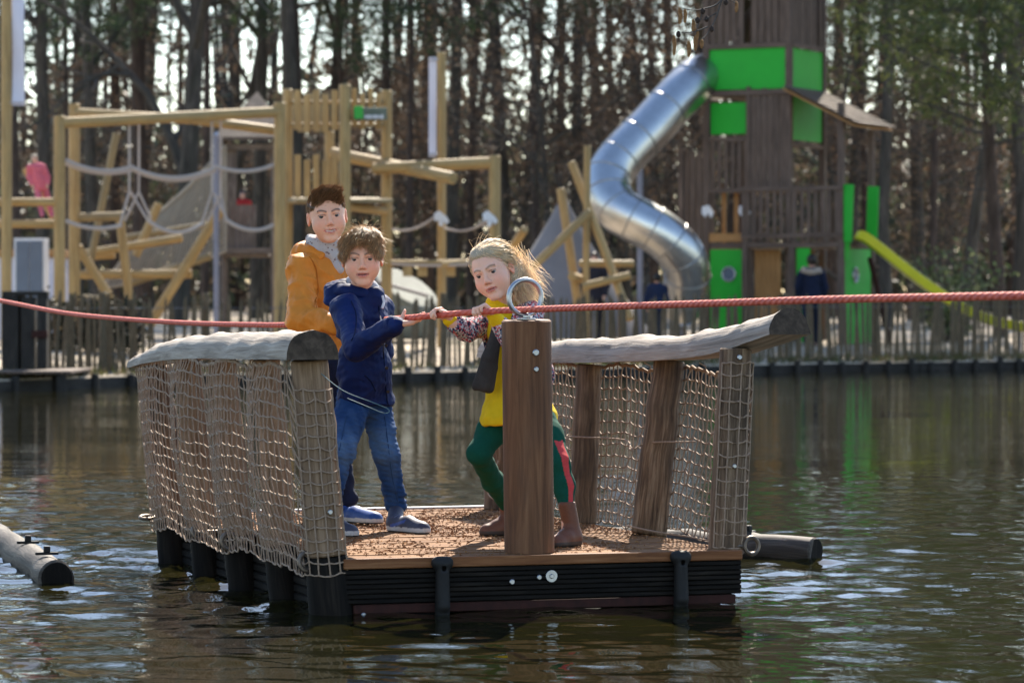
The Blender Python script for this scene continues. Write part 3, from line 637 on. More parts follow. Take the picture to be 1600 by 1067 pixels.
# --- log tripod
tp = thing('log_tripod', 915, 58, 'upright yellow log with leaning and crossing logs before the tent', 'climbing logs')
for a, b, wd in (((918, 228, 58), (914, 560, 58), 11), ((893, 254, 58.4), (985, 500, 57.5), 13), ((822, 428, 57.4), (922, 330, 57.8), 13), ((876, 295, 58.6), (910, 520, 58.2), 14), ((905, 412, 58), (990, 412, 58.2), 11), ((910, 448, 57.6), (985, 430, 57.6), 12), ((795, 395, 58), (820, 358, 57.4), 13), ((893, 432, 57.8), (915, 438, 58.6), 14)): lg(tp, a, b, wd, 'yellow_log', 'log')
# --- grey tent
tn = thing('tent', 880, 68, 'grey canvas cone tent behind the log tripod', 'tent')
c0 = np.array(tn.location); n = 22; hT = 2.75; rT = 1.75; V = []; 
for k in range(7):
    f = k / 6
    for i in range(n):
        a = i / n * 6.283; r = rT * (1 - f) ** 1.12 + .05; r *= 1 + .035 * (1 if i % 2 else -1) * (1 - f); V.append([r * math.cos(a), r * math.sin(a), hT * f - .03])
ii = np.arange(7 * n).reshape(7, n); q = np.stack([ii[:-1], np.roll(ii, -1, 1)[:-1], np.roll(ii, -1, 1)[1:], ii[1:]], -1).reshape(-1, 4); MB().add(np.array(V), q).build('canvas', M['canvas'], tn)
for i in range(5):
    a = i * 1.26; MB().tube([[.12 * math.cos(a), .12 * math.sin(a), hT - .2], [-.2 * math.cos(a), -.2 * math.sin(a), hT + .45]], .025, 6).build('tent_pole', M['bark'], tn)
# --- brown hut, grey pole, climbing net
hu = thing('play_hut', 390, 64, 'brown board hut with hipped roof behind the rope frame', 'hut')
for px, Y in ((350, 63), (428, 63), (350, 65), (428, 65)): post(hu, px, 200, Y, 10, 'thatch', 'post', 8)
for i in range(9):
    px = 348 + i * 6.2; put(beam(PN(px, 232 if i < 4 else 320, 62.9), PN(px, 388 if i < 4 else 392, 62.9), .068, .02, .003, (0, 1, 0)), 'board', M['thatch'], hu)
put(beam(PN(345, 392, 62.8), PN(432, 392, 62.8), .08, .1), 'rail', M['thatch'], hu); put(beam(PN(345, 230, 62.8), PN(432, 230, 62.8), .08, .1), 'rail', M['thatch'], hu); put(abox(PN(345, 400, 62.9), PN(432, 392, 65.1)), 'floor', M['thatch'], hu)
ap = PN(402, 143, 64); bs = [PN(335, 214, 62.5), PN(452, 214, 62.5), PN(452, 212, 65.5), PN(335, 212, 65.5)]; V = np.array(bs + [ap] + [b_ - [0, 0, .06] for b_ in bs])
put(MB().add(V, [np.array([[0, 1, 4], [1, 2, 4], [2, 3, 4], [3, 0, 4]]), np.array([[0, 5, 6, 1], [1, 6, 7, 2], [2, 7, 8, 3], [3, 8, 5, 0], [8, 7, 6, 5]])]), 'roof', M['shingle'], hu, False)
gp = thing('grey_pole', 338, 57.6, 'smooth pale grey metal pole standing by the brown hut', 'pole'); post(gp, 338, 214, 57.6, 9, 'grey_pole', 'shaft'); put(MB().tube([PN(338, 212, 57.6), PN(338, 206, 57.6)], [.05, .02], 12), 'cap', M['galv'], gp)
nn = thing('climbing_net', 255, 61, 'tan net slope rising to the hut behind the crossed logs', 'net')
c4 = [PN(155, 452, 60), PN(352, 392, 62), PN(352, 228, 62.6), PN(300, 255, 62.6)]
def bil(u, v): return (c4[0] * (1 - u) * (1 - v) + c4[1] * u * (1 - v) + c4[2] * u * v + (c4[0] * .45 + c4[3] * .55) * (1 - u) * v) - np.array([0, 0, .12 * math.sin(math.pi * u)])
us = np.linspace(0, 1, 34); A = np.array([[bil(u, v) for v in np.linspace(0, 1, 10)] for u in us]); B_ = np.array([[bil(u, v) for u in np.linspace(0, 1, 10)] for v in np.linspace(0, 1, 24)])
V1, Q1, T1 = batch_tubes(A, np.full(A.shape[:2], .012), 4); V2, Q2, T2 = batch_tubes(B_, np.full(B_.shape[:2], .012), 4); put(MB().add(V1, Q1, T1).add(V2, Q2, T2), 'mesh', M['sandnet'], nn)
for a, b_ in ((c4[0], c4[1]), (c4[1], c4[2]), (c4[2], bil(0, 1)), (c4[0], bil(0, 1))): put(MB().tube(sag(a, b_, .08), .03, 6), 'edge_rope', M['sandnet'], nn)
# --- low pale building and grey cabinet at the left
bd = thing('low_building', 10, 62, 'low pale lavender building with brown roof trim left of the rope frame', 'building')
x0 = PN(-130, 0, 62)[0]; x1 = PN(88, 0, 62)[0]; z1 = PN(0, 402, 62)[2]; zg = float(gz(-8, 62)) - .1
put(abox((x0, 62, zg), (x1, 65, z1), .01), 'wall', M['white_panel'], bd); put(abox((x0 - .05, 61.9, z1 + .003), (x1 + .05, 65.1, z1 + .14), .01), 'roof_trim', M['door_wood'], bd)
for i in range(8): put(abox((x0 + .3 * i + .1, 61.975, zg), (x0 + .3 * i + .13, 61.997, z1 - .02), .002), 'wall_batten', M['white_panel'], bd)
cb = thing('cabinet', 46, 57, 'grey blue double door cabinet with white frame before the pale building', 'cabinet')
xa, xb = PN(22, 0, 57)[0], PN(70, 0, 57)[0]; zt = PN(0, 372, 57)[2]; zb = cb.location.z - .02
put(abox((xa, 57, zb), (xb, 57.5, zt)), 'case', M['white_frame'], cb); xm = (xa + xb) / 2
for s in (0, 1):
    l = xa + .035 if s == 0 else xm + .006; r = xm - .006 if s == 0 else xb - .035
    d = put(abox((l, 56.975, zb + .08), (r, 56.998, zt - .05)), 'door', M['cabinet'], cb); h_ = abox((xm - .05 if s == 0 else xm + .03, 56.955, 1.1), (xm - .03 if s == 0 else xm + .05, 56.974, 1.25)); h_.V = [v - np.array(cb.location) for v in h_.V]; h_.build('handle', M['galv'], d)
# --- landing stage and mooring frame
ls = thing('landing_stage', 30, 46.6, 'low grey landing stage at the water by the dark mooring frame', 'jetty')
for i in range(22): put(abox((-8.6 + i * .125, 45.9, .23), (-8.6 + i * .125 + .115, 48.2, .27), .006), 'plank', M['tower_wood'], ls)
for x in (-8.5, -7.3, -6.0):
    for y in (46.0, 48.0): put(log((x, y, -.9), (x, y, .228), .07, 8), 'pile', M['dark_timber'], ls)
mo = thing('mooring_frame', 40, 47, 'heavy dark timber mooring frame standing on the landing stage', 'mooring frame'); mo.location.z = .27
for px, wd, yt in ((17, 26, 462), (45, 22, 464), (67, 15, 462)): Y = 47.1; t = PN(px, yt, Y); put(beam((t[0], Y, .271), t, wd * Y / F_PX, .2, .008, (0, 1, 0)), 'post', M['dark_timber'], mo)
put(beam(PN(5, 458.5, 47.1), PN(76, 458.5, 47.1), .22, .06), 'top_beam', M['dark_timber'], mo); put(beam(PN(50, 522, 47.0), PN(75, 522, 47.0), .1, .1), 'cross_beam', M['hull_red'], mo)
hd = thing('dark_hedge', 140, 52.4, 'low dark evergreen hedge behind the palings next to the landing stage', 'hedge')
rg = np.random.RandomState(8); C_ = np.stack([rg.uniform(-.75, .75, 150), rg.uniform(-.3, .3, 150), rg.uniform(.05, .75, 150)], -1); V, Q, co = cards(rg, C_, .05, 22, (.08, .08, .08), [(.02, .026, .014), (.03, .03, .018), (.035, .028, .02)], .5)
link('foliage', np_mesh('foliage', V, Q, M['leaf'], None, co, False), hd)
for i in range(7): MB().tube(polyl(rg, (-.7 + .23 * i, 0, -.05), (rg.normal(0, .2), 0, 1), .6, 4, .1, 0), [.02, .015, .01, .005], 5).build('stem', M['twig'], hd)

# --- paling fence
fe = thing('paling_fence', 800, 54.3, 'long brown chestnut paling fence along the far bank', 'fence')
fx = np.linspace(-6.7, 10.6, 600); fyy = bankY(fx) + 1.35; sL = np.concatenate([[0], np.cumsum(np.hypot(np.diff(fx), np.diff(fyy)))])
vr = []
for k in range(6):
    rr = random.Random(k); h_ = 1.12 + rr.uniform(-.06, .06); wd = rr.uniform(.020, .029)
    V = np.array([[-wd, -.012, 0], [wd, -.012, 0], [wd * .95, .012, 0], [-wd, .012, 0], [-wd * 1.05, -.014, h_ * .5], [wd * .9, -.01, h_ * .52], [wd * .9, .012, h_ * .5], [-wd, .012, h_ * .5], [-wd * .9, -.01, h_ - .08], [wd * .9, -.01, h_ - .08], [wd * .9, .01, h_ - .08], [-wd * .9, .01, h_ - .08], [wd * rr.uniform(-.4, .4), 0, h_]])
    F4 = [[a + o, (a + 1) % 4 + o, (a + 1) % 4 + o + 4, a + o + 4] for o in (0, 4) for a in range(4)]; F3 = [[8, 9, 12], [9, 10, 12], [10, 11, 12], [11, 8, 12]]
    vr.append(np_mesh('pale', V, [np.array(F4), np.array(F3)], M['fence'], V, None, False))
npal = int(sL[-1] / .107); rr = random.Random(77)
for i in range(npal):
    s_ = (i + rr.uniform(-.22, .22)) * .107; x = float(np.interp(s_, sL, fx)); y = float(np.interp(s_, sL, fyy))
    o = link('pale', vr[rr.randrange(6)], fe, loc(fe, (x, y, float(gz(x, y)) - .03 + rr.uniform(-.05, .03)))); o.rotation_euler = (rr.uniform(-.03, .03), rr.gauss(0, .045), rr.uniform(.1, .4))
for i in range(int(sL[-1] / 2.1) + 1):
    s_ = i * 2.1; x = float(np.interp(s_, sL, fx)); y = float(np.interp(s_, sL, fyy)) + .09; z = float(gz(x, y)); put(log((x, y, z - .2), (x, y, z + 1.12), .05, 9), 'post', M['fence'], fe)
for hh in (.25, .9):
    p = np.stack([fx, fyy + .02, gz(fx, fyy) + hh], -1)[::8]; put(MB().tube(p, .006, 5), 'wire', M['wire'], fe)

# --- tube slide
def cat(pts, n=8):
    pts = np.array(pts); P_ = np.vstack([2 * pts[0] - pts[1], pts, 2 * pts[-1] - pts[-2]]); out = []
    for i in range(1, len(P_) - 2):
        for t in np.arange(n) / n:
            a, b_, c_, d = P_[i - 1], P_[i], P_[i + 1], P_[i + 2]; out.append(.5 * (2 * b_ + (c_ - a) * t + (2 * a - 5 * b_ + 4 * c_ - d) * t * t + (3 * b_ - a - 3 * c_ + d) * t ** 3))
    out.append(P_[-2]); return np.array(out)
ts = thing('tube_slide', 1000, 64, 'twisting polished steel tube slide running down from the green tower', 'slide')
pth = cat([PN(*q) for q in ((1122, 122, 65.3), (1094, 122, 64.9), (1066, 145, 64.5), (1014, 201, 64), (976, 240, 63.7), (954, 270, 63.5), (950, 300, 63.3), (966, 327, 63.1), (998, 346, 63), (1032, 365, 63), (1060, 391, 63.1), (1074, 422, 63.3), (1070, 455, 63.6), (1056, 482, 63.9))], 8)
tube_r = .425; mb = MB().tube(pth, tube_r, 36, 0, False); 
inn = MB().tube(pth, tube_r - .012, 36, 0, False); Fi = [f[:, ::-1] for f in inn.F]; mb.add(inn.V[0], [Fi[0]], inn.T[0]); put(mb, 'tube', M['steel_tube'], ts)
for i in range(6, len(pth) - 2, 7):
    t = nrm(pth[i + 1] - pth[i - 1]); a = nrm(np.cross(t, (0, .3, 1))); put(torus(pth[i], tube_r, .014, a, np.cross(t, a), 36, 6), 'joint_ring', M['seam'], ts)
t = nrm(pth[-1] - pth[-2]); a = nrm(np.cross(t, (0, .3, 1))); put(torus(pth[-1], tube_r, .03, a, np.cross(t, a), 36, 8), 'mouth_ring', M['steel_tube'], ts)
for px, yt, Y in ((1000, 262, 64.6), (1062, 470, 63.9)): post(ts, px, yt, Y, 9, 'grey_pole', 'support')
# --- play tower
TC = G(1233, 64); TC[2] += .08; tw = empty('play_tower', tuple(TC), R_(-27), 'tall grey board play tower with bright green panels and small shingle roof', 'play tower')
gz0 = TC[2]
def z_(py, Y=64): return CAM_H - (py - HOR) * Y / F_PX - gz0
def tb(lo, hi, name, mat, b=.004): return abox(lo, hi, b).build(name, M[mat], tw)
W = 1.66
for (x, y) in ((0, 0), (-W, 0), (-W, W), (0, W)): tb((x - .06, y - .06, -.1), (x + .06, y + .06, 8.6), 'column', 'tower_wood', .01)
zt0, zt1 = z_(138), z_(74)
tb((-W + .062, -.02, zt0), (-.062, .02, zt1), 'green_panel', 'green_panel'); tb((-.02, .062, zt0), (.02, W - .062, zt1), 'green_panel', 'green_panel'); tb((-W + .062, W - .02, zt0), (-.062, W + .02, zt1), 'green_panel', 'green_panel'); tb((-W - .02, .062, zt1 - .15), (-W + .02, W - .062, zt1), 'green_panel', 'green_panel')
for zz in (zt0 - .06, zt1 + .05): tb((-W, -.075, zz - .05), (0, -.025, zz + .045), 'rail', 'tower_wood'); tb((.025, 0, zz - .05), (.075, W, zz + .045), 'rail', 'tower_wood')
tb((-W + .06, .06, zt0 - .12), (-.06, W - .06, zt0 - .03), 'floor', 'tower_wood')
bi = random.Random(5)
def boards(axis, a0, a1, fixed, z0, z1, step=.125, wd=.112, mat='tower_wood', skip=()):
    n = int((a1 - a0) / step)
    for i in range(n):
        if i in skip: continue
        a = a0 + (i + .5) * (a1 - a0) / n; h_ = bi.uniform(-.015, .015); f_ = fixed + bi.uniform(-.006, .006)
        if axis == 'x': tb((a - wd / 2, f_ - .012, z0), (a + wd / 2, f_ + .012, z1 + h_), 'board', mat)
        else: tb((f_ - .012, a - wd / 2, z0), (f_ + .012, a + wd / 2, z1 + h_), 'board', mat)
boards('x', -W + .06, -.06, -.005, zt1 + .1, 8.4, .13, .118, 'tower_wood', (5,)); boards('y', .06, W - .06, .005, zt1 + .1, 8.4, .13, .118, 'tower_wood', (9,)); boards('x', -W + .06, -.06, W, zt1 + .1, 8.4); 
V = np.array([[-W - .3, -.3, 8.45], [.3, -.3, 8.45], [.3, W + .3, 8.45], [-W - .3, W + .3, 8.45], [-W / 2, W / 2, 10.0]]); MB().add(V, [np.array([[0, 1, 4], [1, 2, 4], [2, 3, 4], [3, 0, 4]]), np.array([[3, 2, 1, 0]])]).build('roof', M['shingle'], tw, None, False)
# lean-to roof on the tube side
beam((-W - .38, .8, z_(52)), (-W + .3, .8, z_(-15)), 1.5, .06).build('lean_roof', M['shingle'], tw)
zf1, zr1, zr2 = z_(379), z_(295), z_(216)
# second level
boards('x', -W + .06, -.8, -.01, z_(295), zr2, .12, .068); boards('x', -.78, -.06, -.03, z_(297), zt0 - .0, .12, .112); tb((-W + .06, .04, zr2 + .1), (-.85, .08, z_(158)), 'green_panel', 'green_panel'); tb((-W, -.05, zr2 - .04), (-.8, -.02, zr2 + .04), 'rail', 'tower_wood'); tb((-.84, -.07, zf1), (-.76, .03, zt0 + .05), 'column', 'tower_wood')
tb((-.02, .10, z_(218)), (.02, W - .1, z_(150)), 'green_panel', 'green_panel'); tb((-.04, .06, z_(222) - .08), (.04, W - .06, z_(222)), 'rail', 'tower_wood'); tb((-W + .06, .06, z_(298)), (-.06, W - .06, z_(293)), 'floor', 'tower_wood')
# first floor platform and balustrade
tb((-.78, -.36, zf1 - .1), (1.22, 1.25, zf1), 'floor', 'tower_wood'); tb((-W - .5, -.02, zf1 - .1), (-.79, W, zf1), 'floor', 'tower_wood')
boards('x', -.75, 1.15, -.37, zf1 + .02, zr1 - .03, .128, .070); tb((-.8, -.41, zr1 - .05), (1.22, -.385, zr1 + .03), 'rail', 'tower_wood'); tb((-.8, -.41, zf1 + .08), (1.22, -.385, zf1 + .16), 'rail', 'tower_wood')
boards('x', -W - .48, -W - .08, -.02, zf1 + .02, z_(232), .12, .085); boards('y', .1, 1.5, -W - .5, zf1 + .02, z_(240), .13, .085); tb((-W - .56, -.08, -.1), (-W - .46, .02, z_(228)), 'column', 'tower_wood')
tb((-W + .06, -.04, zf1 + .02), (-.85, .0, zf1 + .18), 'rail', 'door_wood'); tb((-W + .06, -.04, zr1 - .06), (-.85, .0, zr1 + .02), 'rail', 'tower_wood')
for x in (-1.45, -1.2, -1.0): tb((x - .04, .3, zf1 + .01), (x + .04, .34, zr1), 'board', 'door_wood')
for (x, y, zt) in ((1.16, -.32, zr1 + 1.55), (1.16, 1.2, zr1 + 1.1), (-.74, -.32, zr1), (.2, -.33, zf1 - .1)): tb((x - .055, y - .055, -.1), (x + .055, y + .055, zt), 'column', 'tower_wood')
# ground floor
def porthole(c, ax1, ax2):
    o = torus(c, .13, .018, ax1, ax2, 24, 8).build('porthole', M['galv'], tw); d = MB(); nrm_ = np.cross(ax1, ax2); t_ = np.arange(20) / 20 * 6.283
    V = np.array(c) + .128 * (np.cos(t_)[:, None] * np.array(ax1) + np.sin(t_)[:, None] * np.array(ax2)); d.add(np.vstack([V, c]), np.stack([np.arange(20), (np.arange(20) + 1) % 20, np.full(20, 20)], 1)).build('pane', M['cabinet'], o)
tb((-W + .08, -.03, -.05), (-.9, .0, zf1 - .12), 'green_panel', 'green_panel'); porthole((-1.2, -.04, z_(428)), (1, 0, 0), (0, 0, 1))
tb((1.15, -.26, -.05), (1.19, 1.1, zf1 - .12), 'green_panel', 'green_panel'); porthole((1.2, .3, z_(430)), (0, 1, 0), (0, 0, 1)); tb((.28, -.33, -.05), (.55, -.30, zf1 - .11), 'green_panel', 'green_panel')
for i in range(5): tb((-.7 + i * .105, .02, -.05), (-.7 + i * .105 + .1, .05, zf1 - .14), 'door_board', 'door_wood')
for i in range(4): tb((-.1 + i * .105, .42, -.05), (-.1 + i * .105 + .1, .45, zf1 - .14), 'door_board', 'door_wood')
tb((-.85, -.02, -.05), (-.74, .06, zf1 - .11), 'column', 'tower_wood')
# small shingle roof
zu, zl = z_(139), z_(200)
for k in range(8):
    f0, f1 = k / 8, (k + 1) / 8; x0, x1 = .08 + 1.45 * f0, .08 + 1.45 * f1 + .05; a0 = zu + (zl - zu) * f0 + .01; a1 = zu + (zl - zu) * f1
    for j in range(7):
        y0 = -.5 + j * .275 + bi.uniform(0, .01); beam((x0, y0 + .134, a0 + .012), (x1, y0 + .134, a1 + .03), .262, .022, .003).build('shingle', M['shingle'], tw)
beam((.08, .45, zu - .03), (1.5, .45, zl - .02), 1.9, .03).build('roof_board', M['door_wood'], tw)
# slide entrance cheeks and plaques
for y in (-.33, .95): beam((1.26, y, zf1 - .0), (1.3, y, zr1 + .05), .22, .03, .004, (0, 1, 0)).build('green_cheek', M['green_panel'], tw)
tb((1.2, -.3, zf1 - .35), (1.23, -.05, zf1 + .05), 'green_cheek', 'green_panel')
for x in (-W + .05, -.86):
    V = np.array([[-.11, 0, .1], [.02, 0, .13], [.12, 0, -.02], [.07, 0, -.11], [0, 0, -.02], [-.05, 0, -.1], [-.12, 0, -.02]]) + [x, -.09, z_(330)]; c_ = V.mean(0); A = np.vstack([V, c_]); n = 7; i = np.arange(n); j = (i + 1) % n
    MB().add(np.vstack([A, A + [0, .03, 0]]), [np.stack([i, j, j + n + 1, i + n + 1], 1), np.stack([i, j, np.full(n, n)], 1)]).build('white_plaque', M['white_frame'], tw, None, False)
# --- yellow slide
ys = empty('yellow_slide', tuple(G(1500, 63.6)), 0, 'yellow green plastic chute slide beside the green tower', 'slide')
pc = cat([np.array(q) for q in ((6.32, 63.55, 2.35), (6.6, 63.55, 2.2), (7.6, 63.5, 1.42), (8.5, 63.45, .88), (9.2, 63.4, .68), (9.9, 63.4, .62))], 6)
prof = [(-.27, .155), (-.245, .16), (-.23, .04), (-.17, 0), (.17, 0), (.23, .04), (.245, .16), (.27, .155), (.25, .0), (.19, -.025), (-.19, -.025), (-.25, .0)]
V = []; T = np.gradient(pc, axis=0)
for p, t in zip(pc, T):
    t = nrm(t); s_ = nrm(np.cross(t, (0, 0, 1))); u_ = np.cross(s_, t)
    for a, c_ in prof: V.append(p + s_ * a + u_ * c_)
n = len(prof); ii = np.arange(len(pc) * n).reshape(-1, n); jj = np.roll(ii, -1, 1); put(MB().add(np.array(V), np.stack([ii[:-1], jj[:-1], jj[1:], ii[1:]], -1).reshape(-1, 4)), 'chute', M['yellow_slide'], ys)
put(log((9.3, 63.4, .2), (9.3, 63.4, .66), .05), 'leg', M['grey_pole'], ys); put(log((7.0, 63.7, .3), (6.6, 63.75, 2.0), .05), 'leg', M['hull_red'], ys)
# ================================================================== RAFT
RA = math.atan2(RU[1], RU[0])
raft = empty('raft', (RAFT_O[0], RAFT_O[1], 0), RA, 'small wooden pull raft with plank deck, log rails and rope netting', 'raft')
def rw(l):   # raft-local -> world
    return np.array([RAFT_O[0] + RU[0] * l[0] + RV[0] * l[1], RAFT_O[1] + RU[1] * l[0] + RV[1] * l[1], l[2]])
def rl(p):   # world -> raft-local
    d = np.array(p[:2]) - RAFT_O; return np.array([d @ RU, d @ RV, p[2]])
rr = random.Random(2)
npk = 29; st = (RL - .004) / npk
for i in range(npk):
    h_ = rr.uniform(-.002, .002)
    abox((.004 + rr.uniform(0, .006), i * st + .003, RZ - .032 + h_), (RW - .004 - rr.uniform(0, .006), (i + 1) * st - .003, RZ + h_), .005).build('deck_plank', M['deck'], raft)
abox((-.004, -.030, RZ - .036), (RW + .004, -.001, RZ + .003), .004).build('edge_board', M['edge_board'], raft)
abox((.03, RL + .001, RZ - .03), (RW - .03, RL + .05, RZ + .012), .004).build('edge_board', plain('pale glare edge board', (.45, .44, .42), .4, 0, .2, 20), raft)  # back edge board; glare along the strip is put into its pale colour
def ribbed(a, b, z0, z1, out, nr=9, depth=.012):
    """horizontal ribbed beam face from a to b (plan), bulging towards out"""
    a = np.array(a, float); b = np.array(b, float); out = np.array(out, float); pr = []
    for k in range(nr):
        za = z0 + (z1 - z0) * k / nr; zb = z0 + (z1 - z0) * (k + 1) / nr; g = (zb - za)
        pr += [(0, za), (depth, za + g * .18), (depth, za + g * .82), (0, zb - g * .02)]
    pr += [(-.07, z1), (-.07, z0)]; L = np.linspace(0, 1, 25); V = np.array([[*(a + (b - a) * t + out * (p[0] + .0015 * math.sin(t * 40 + p[1] * 90))), p[1]] for t in L for p in pr])
    n = len(pr); ii = np.arange(25 * n).reshape(25, n); jj = np.roll(ii, -1, 1); q = np.stack([ii[:-1], ii[1:], jj[1:], jj[:-1]], -1).reshape(-1, 4); mb = MB(); T = V[:, [1, 2, 0]] if abs(out[1]) > .5 else V[:, [0, 2, 1]]
    return mb.add(V, [q, np.array([list(range(n))]), np.array([list(range(24 * n, 25 * n))[::-1]])], T)
class _MBn: pass
def ribbuild(mb):
    V = np.concatenate(mb.V); me = bpy.data.meshes.new('side_beam'); fs = [list(map(int, f)) for F in mb.F for f in F]; me.from_pydata([tuple(v) for v in V], [], fs); me.materials.append(M['hull'])
    a = me.attributes.new('tc', 'FLOAT_VECTOR', 'POINT'); a.data.foreach_set('vector', np.concatenate(mb.T).astype(np.float32).ravel()); return link('side_beam', me, raft)
zt = RZ - .038
ribbuild(ribbed((.0, -.012), (RW, -.012), .042, zt, (0, -1), 7)); ribbuild(ribbed((.0, RL), (.0, .03), -.14, zt, (-1, 0))); ribbuild(ribbed((RW - .06, .06), (RW - .06, RL), -.14, zt, (1, 0))); ribbuild(ribbed((RW - .1, RL), (.1, RL), -.14, zt, (0, 1)))
abox((.02, -.008, -.10), (RW - .02, .03, .0), .004).build('lower_beam', M['hull'], raft); abox((.04, -.018, .003), (RW - .02, .03, .039), .004).build('bottom_strip', M['hull_red'], raft); abox((.12, .08, -.16), (RW - .08, RL - .05, zt - .004), .01).build('float_box', M['hull'], raft)
for x in (.385, 1.365):
    v = Vol((x - .06, -.13, -.12), (x + .06, .01, RZ + .03), .005); v.cone((x, -.05, RZ - .03), (x, -.045, -.06), .026, .03, .01).cone((x - .018, -.045, RZ - .018), (x + .018, -.045, RZ - .018), .026, .026, .01).cone((x, -.045, RZ - .05), (x, -.062, .03), .02, .026, .01); v.cone((x, -.13, RZ - .038), (x, -.05, RZ - .038), .010, .010, .004, 's')
    V, Q = v.mesh(); MB().add(V, Q).build('fender', M['rubber'], raft)
def bolt(parent, c, nrm_, r, name='bolt', washer=0):
    c = np.array(c, float); nrm_ = nrm(nrm_); mb = MB()
    if washer: mb.tube([c, c + nrm_ * .004], washer, 18, .001)
    mb.tube([c + nrm_ * .003, c + nrm_ * .011], r, 6 if washer else 14, r * .25); return mb.build(name, M['galv'], parent)
for x, z, r, wd in ((.672, .113, .011, 0), (.783, .128, .010, 0), (.835, .131, .010, .024), (.075, -.0, .011, 0)): bolt(raft, (x, -.026, z), (0, -1, 0), r, 'bolt', wd)
# rail posts
LP = [(-.02, y, t) for y, t in ((.05, .975), (.76, .965), (1.43, .955), (2.11, .935), (2.78, .905))]
RP = [(1.615, .10, 1.01, .04, .0), (1.60, .95, .945, .105, .03), (1.59, 1.76, .918, .03, .0), (1.55, 2.84, .91, .0, .0)]
posts_l = []; posts_r = []
for i, (x, y, t) in enumerate(LP):
    a = np.array([x + .025, y, -.40]); b = np.array([x - .105, y - .02, t]); b[0] += .012 * math.sin(i * 2.1); rad = (.080, .064, .066, .064, .068)[i]
    pts = a + (b - a) * np.linspace(0, 1, 12)[:, None]; pts[1:-1] += np.random.RandomState(i).normal(0, .004, (10, 3)) * [1, 1, 0]
    o = MB().tube(pts[5:], rad * np.linspace(1.06, .92, 12)[5:], 16, .006, True, .035, i).build('rail_post', M['pale_post' if i in (0, 1, 2, 3) else 'post_wood'], raft); MB().tube(pts[:6] - [0, 0, .002], rad * np.linspace(1.10, 1.03, 6), 16, .004, True, .035, i + 40).build('post_foot', M['hull'], raft); posts_l.append((a, b, rad))
for i, (x, y, t, ln, ly_) in enumerate(RP):
    z0 = RZ - .0 if i else RZ - .02; a = np.array([x, y, z0]); b = np.array([x + ln, y + ly_, t]); rad = (.068, .070, .058, .066)[i]
    pts = a + (b - a) * np.linspace(0, 1, 12)[:, None]; pts[1:-1] += np.random.RandomState(i + 9).normal(0, .002, (10, 3)) * [1, 1, 0]
    MB().tube(pts, rad * np.linspace(1.08, .95, 12), 16, .006, True, .022, i + 20).build('rail_post', M['post_wood'], raft); posts_r.append((a, b, rad))
bolt(raft, posts_r[0][1] + [-.01, -.062, -.035], (0, -1, .1), .011); bolt(raft, (posts_r[0][0] * .57 + posts_r[0][1] * .43) + [-.01, -.066, 0], (0, -1, 0), .009); bolt(raft, (posts_l[0][0] * .42 + posts_l[0][1] * .58) + [.01, -.078, 0], (0, -1, 0), .010)
# half-log caps
def halflog(pts, wid, hei, seed, n=16):
    S = len(pts); pts = np.array(pts, float); T = np.gradient(pts, axis=0); V = []; tc = []; L = 0
    ph = np.linspace(0, math.pi, n)
    for k in range(S):
        t = nrm(T[k]); s_ = nrm(np.cross(t, (0, 0, 1))); u_ = np.cross(s_, t); L += np.linalg.norm(pts[k] - pts[k - 1]) if k else 0
        for j, a in enumerate(ph):
            w_ = 1 + .07 * wn(np.array([[math.cos(a) * .25, math.sin(a) * .25, L]]), 2.2, seed)[0] + .03 * wn(np.array([[math.cos(a) * .25, math.sin(a) * .25, L]]), 7, seed + 1)[0]
            V.append(pts[k] + s_ * wid[k] * math.cos(a) * w_ + u_ * hei[k] * (math.sin(a) ** .85) * w_); tc.append((wid[k] * math.cos(a), hei[k] * math.sin(a), L))
    ii = np.arange(S * n).reshape(S, n); jj = np.roll(ii, -1, 1); Q = np.stack([ii[:-1], ii[1:], jj[1:], jj[:-1]], -1).reshape(-1, 4); V = np.array(V)
    mb = MB().add(V, Q, np.array(tc)); ends = []
    for k in (0, S - 1):
        ring = V[k * n:(k + 1) * n]; c_ = ring.mean(0); d = nrm(T[k]) * (-.003 if k == 0 else .003); e = MB(); i = np.arange(n); j = (i + 1) % n
        f = np.stack([np.full(n, n), i, j], 1); e.add(np.vstack([ring, c_]) + d, f if k else f[:, ::-1]); ends.append(e)
    return mb, ends
def cap(ctrl, seed):
    c_ = cat([np.array(q[:3]) for q in ctrl], 8); tt = np.linspace(0, len(ctrl) - 1, len(c_)); wd = np.interp(tt, range(len(ctrl)), [q[3] for q in ctrl]); he = np.interp(tt, range(len(ctrl)), [q[4] for q in ctrl])
    mb, ends = halflog(c_, wd, he, seed); o = mb.build('cap_log', M['cap_log'], raft)
    for e in ends: e.build('end_grain', M['cap_end'], o)
cap([(-.155, -.13, .978, .098, .108), (-.150, .15, .975, .098, .108), (-.145, .6, .968, .092, .110), (-.14, 1.1, .962, .090, .104), (-.14, 1.6, .955, .088, .104), (-.14, 2.1, .940, .085, .098), (-.15, 2.55, .918, .078, .085), (-.16, 2.92, .892, .06, .055)], 3)
cap([(1.765, -.20, 1.068, .094, .100), (1.735, .02, 1.026, .094, .104), (1.70, .3, .982, .09, .106), (1.68, .7, .956, .088, .106), (1.66, 1.2, .940, .088, .108), (1.63, 1.75, .925, .085, .108), (1.60, 2.4, .917, .08, .10), (1.58, 3.05, .93, .075, .088)], 8)
